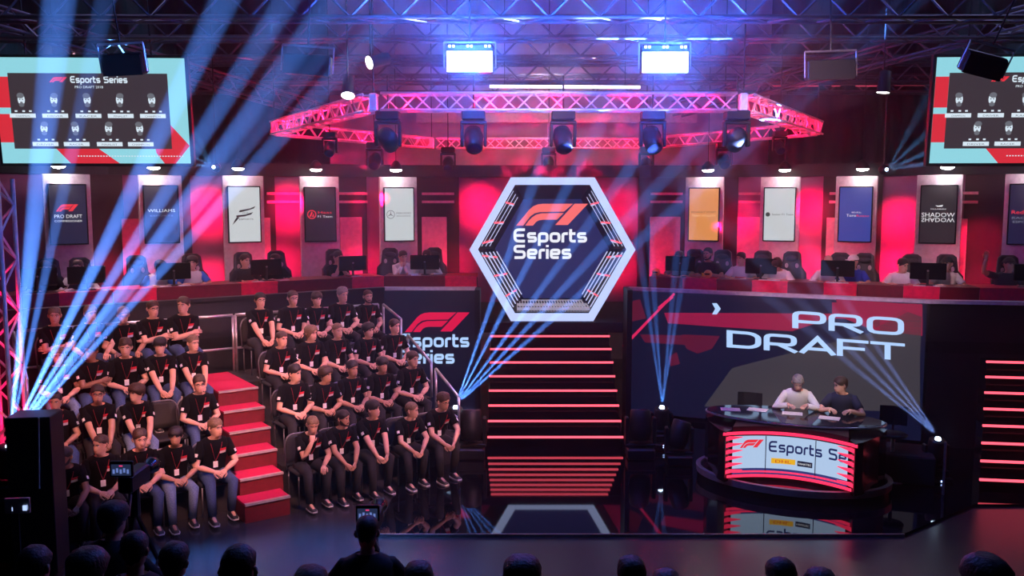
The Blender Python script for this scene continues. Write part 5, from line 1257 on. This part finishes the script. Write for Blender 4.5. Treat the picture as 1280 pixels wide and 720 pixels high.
# ------------------------------------------------------------------ FOREGROUND: crew, cameras, audience heads
BLK = col('crew_black', (.006, .006, .007))
def camera_rig(px, py, D, lab, pole_to=0., mon=(.17, .11), lookx=0):
    c = atd(px, py, D); r_ = empty('video_camera', (c.x, D, pole_to)); tag(r_, lab, 'camera'); z = c.z-pole_to
    m = MB(); m.box((0, .10, z-.16), (.13, .40, .17), bev=.02); m.build('body', M_black, r_)
    m = MB(); m.lathe([(.05, 0), (.055, .1), (.075, .16), (.08, .2), (.06, .2)], 14, 0, Matrix.Translation((0, .30, z-.16)) @ Matrix.Rotation(-PI/2, 4, 'X')); m.build('lens', M_gloss, r_, True)
    m = MB(); m.box((0, -.14, z), (mon[0]+.03, .03, mon[1]+.03), bev=.006); mo_ = m.build('viewfinder_monitor', M_black, r_)
    m = MB(); a, b_ = mon[0]/2, mon[1]/2; m.add([(-a, -.157, z-b_), (a, -.157, z-b_), (a, -.157, z+b_*.8), (-a, -.157, z+b_*.8)], [(0, 1, 2, 3)], 0)
    for k in range(5): m.box((-a*.75+k*a*.36, -.158, z-b_*.35+.01*(k % 2)), (a*.22, .001, b_*.7), 1)
    m.box((0, -.158, z+b_*.55), (a*.35, .001, b_*.2), 2); m.build('monitor_image', [emi('mon_dark', (.02, .03, .08), .8), emi('mon_blue', (.16, .24, .62), .8), emi('mon_pink', (.9, .05, .2), .9)], mo_)
    m = MB(); m.tube([(0, .08, z-.24), (0, .08, z-.50)], .05, 10); m.build('fluid_head', M_black, r_)
    for k in range(3):
        a = k*2.094+.5; m = MB(); m.tube([(0, .08, z-.45), (.55*math.cos(a), .08+.55*math.sin(a), 0)], .022, 6); m.build('leg', M_black, r_)
    m = MB(); m.tube([(.05, -.1, z-.25), (.18, -.45, z-.32)], .012, 6); m.build('pan_handle', M_black, r_)
camera_rig(463, 634, 7.4, 'broadcast camera with small monitor on tripod before the right seating block')
camera_rig(161, 580, 7.6, 'broadcast camera with blue monitor image before the left seating block')
h0 = atd(457, 652, 6.6)
person((h0.x, 6.6, -.04), PI+.1, 'camera operator in black seen from behind before the right block', pose='camera', stand=True, hair='black', style='crop', topm=BLK, lanyard=False, lean=8, shoes=True, top='shirt', skin=1, scale=1.06)
h1_ = atd(120, 612, 6.8)
person((h1_.x, 6.8, -.04), PI-.25, 'camera operator in black seen from behind before the left block', pose='camera', stand=True, hair='black', style='curly', topm=BLK, lanyard=False, lean=10, top='shirt', skin=1, scale=1.08)
def tocrew(px, py, D, lab, rz=PI, **kw):
    """audience member on the raked stand below the camera; head top at px,py"""
    p_ = atd(px, py, D); zt = p_.z; kw.setdefault('hair', 'black'); kw.setdefault('style', 'short')
    person((p_.x, D, zt-1.46*kw.get('scale', 1)), rz, lab, pose='lap', topm=BLK, top='shirt', lanyard=False, skin=1, group='audience heads in the foreground', shoes=False, seat=.45, lean=4, **kw)
    return zt-1.46*kw.get('scale', 1)
FG = [(288, 668, 4.4, 'audience head with short dark hair, large, below the red aisle steps', 0, dict(style='crop', scale=1.1)), (384, 698, 4.6, 'audience head with rounded dark hair left of the camera operator', .1, dict(style='fringe')),
      (524, 692, 4.9, 'audience head with dark hair right of the camera operator', .15, dict(style='short')), (648, 686, 4.6, 'audience head with pointed quiff below the central stairs', -.2, dict(style='curly')),
      (797, 690, 5.2, 'audience head with dark hair below the stage, left of a pair', .2, dict(style='quiff')), (838, 702, 4.6, 'audience head with dark hair below the stage, right of a pair', 0, dict(style='short')),
      (987, 686, 4.7, 'audience head with smooth dark hair below the presenters\' desk', .1, dict(style='crop')), (1036, 700, 4.6, 'audience head with dark hair right of the smooth-haired one', 0, dict(style='short')),
      (1258, 683, 4.4, 'audience head with tousled dark hair at the lower right corner', .3, dict(style='curly', scale=1.1)),
      (28, 672, 4.9, 'dark figure of an audience member at the lower left corner', 0, dict(style='short')), (208, 668, 5.3, 'dark figure of an audience member left of the large foreground head', 0, dict(style='short')), (95, 676, 4.6, 'dark figure of an audience member below the left camera operator', 0, dict(style='curly')), (160, 655, 5.6, 'dark-clad audience member in front of the left camera tripod', .1, dict(style='short'))]
zs = []
for px, py, D, lab, dr, kw in FG: zs.append((px, D, tocrew(px, py, D, lab, PI+dr, **kw)))
# each has a simple tip-up seat on the raked stand
FGL = [' '.join(a_[3].split()[:10]) for a_ in FG]
for px, D, z in zs:
    x = atd(px, 700, D).x; mb = MB(); mb.box((x, D-.02, z+.42), (.46, .44, .08), bev=.02); mb.box((x, D-.26, z+.68), (.46, .05, .44), bev=.02)
    r_ = empty('tip_up_seat', (0, 0, 0)); tag(r_, 'dark tip-up seat of the '+FGL[zs.index((px, D, z))][:70].rsplit(' ', 0)[0], 'seat', 'tip-up seats of the camera-side stand')
    mb.build('cushion', M_black, r_); m = MB(); m.box((x, D, (z+.38-.04)/2), (.5, .5, z+.42)); m.build('pedestal', M_black, r_)

# ------------------------------------------------------------------ haze
hz = bpy.data.materials.new('stage_haze'); hz.use_nodes = True; nt = hz.node_tree; nt.nodes.remove(nt.nodes['Principled BSDF'])
vs = nt.nodes.new('ShaderNodeVolumeScatter'); vs.inputs['Density'].default_value = .009; vs.inputs['Anisotropy'].default_value = .6
nt.links.new(vs.outputs[0], nt.nodes['Material Output'].inputs['Volume'])
mb = MB(); mb.box((0, 16.45, 4.95), (30, 13.7, 9.7)); o = mb.build('haze', hz); o['kind'] = 'stuff'; o['label'] = 'thin theatrical haze filling the stage area'; o['category'] = 'haze'

hz2 = bpy.data.materials.new('glow_haze'); hz2.use_nodes = True; nt = hz2.node_tree; nt.nodes.remove(nt.nodes['Principled BSDF'])  # extra dense volume added so the blinder glow spreads
vs = nt.nodes.new('ShaderNodeVolumeScatter'); vs.inputs['Density'].default_value = .050; vs.inputs['Anisotropy'].default_value = .3
nt.links.new(vs.outputs[0], nt.nodes['Material Output'].inputs['Volume'])
mb = MB(); rings = []
for z, k in ((5.1, .55), (5.6, .9), (6.4, 1), (7.6, .95), (8.6, .6)):
    rings.append([(0.75+4.4*k*math.cos(2*PI*i/24), 11.75+.95*k*math.sin(2*PI*i/24), z) for i in range(24)])
mb.loft(rings); o = mb.build('haze', hz2, None, True); o['kind'] = 'stuff'; o['label'] = 'dense haze added to spread the blue glow of the two blinder lights'; o['category'] = 'haze'
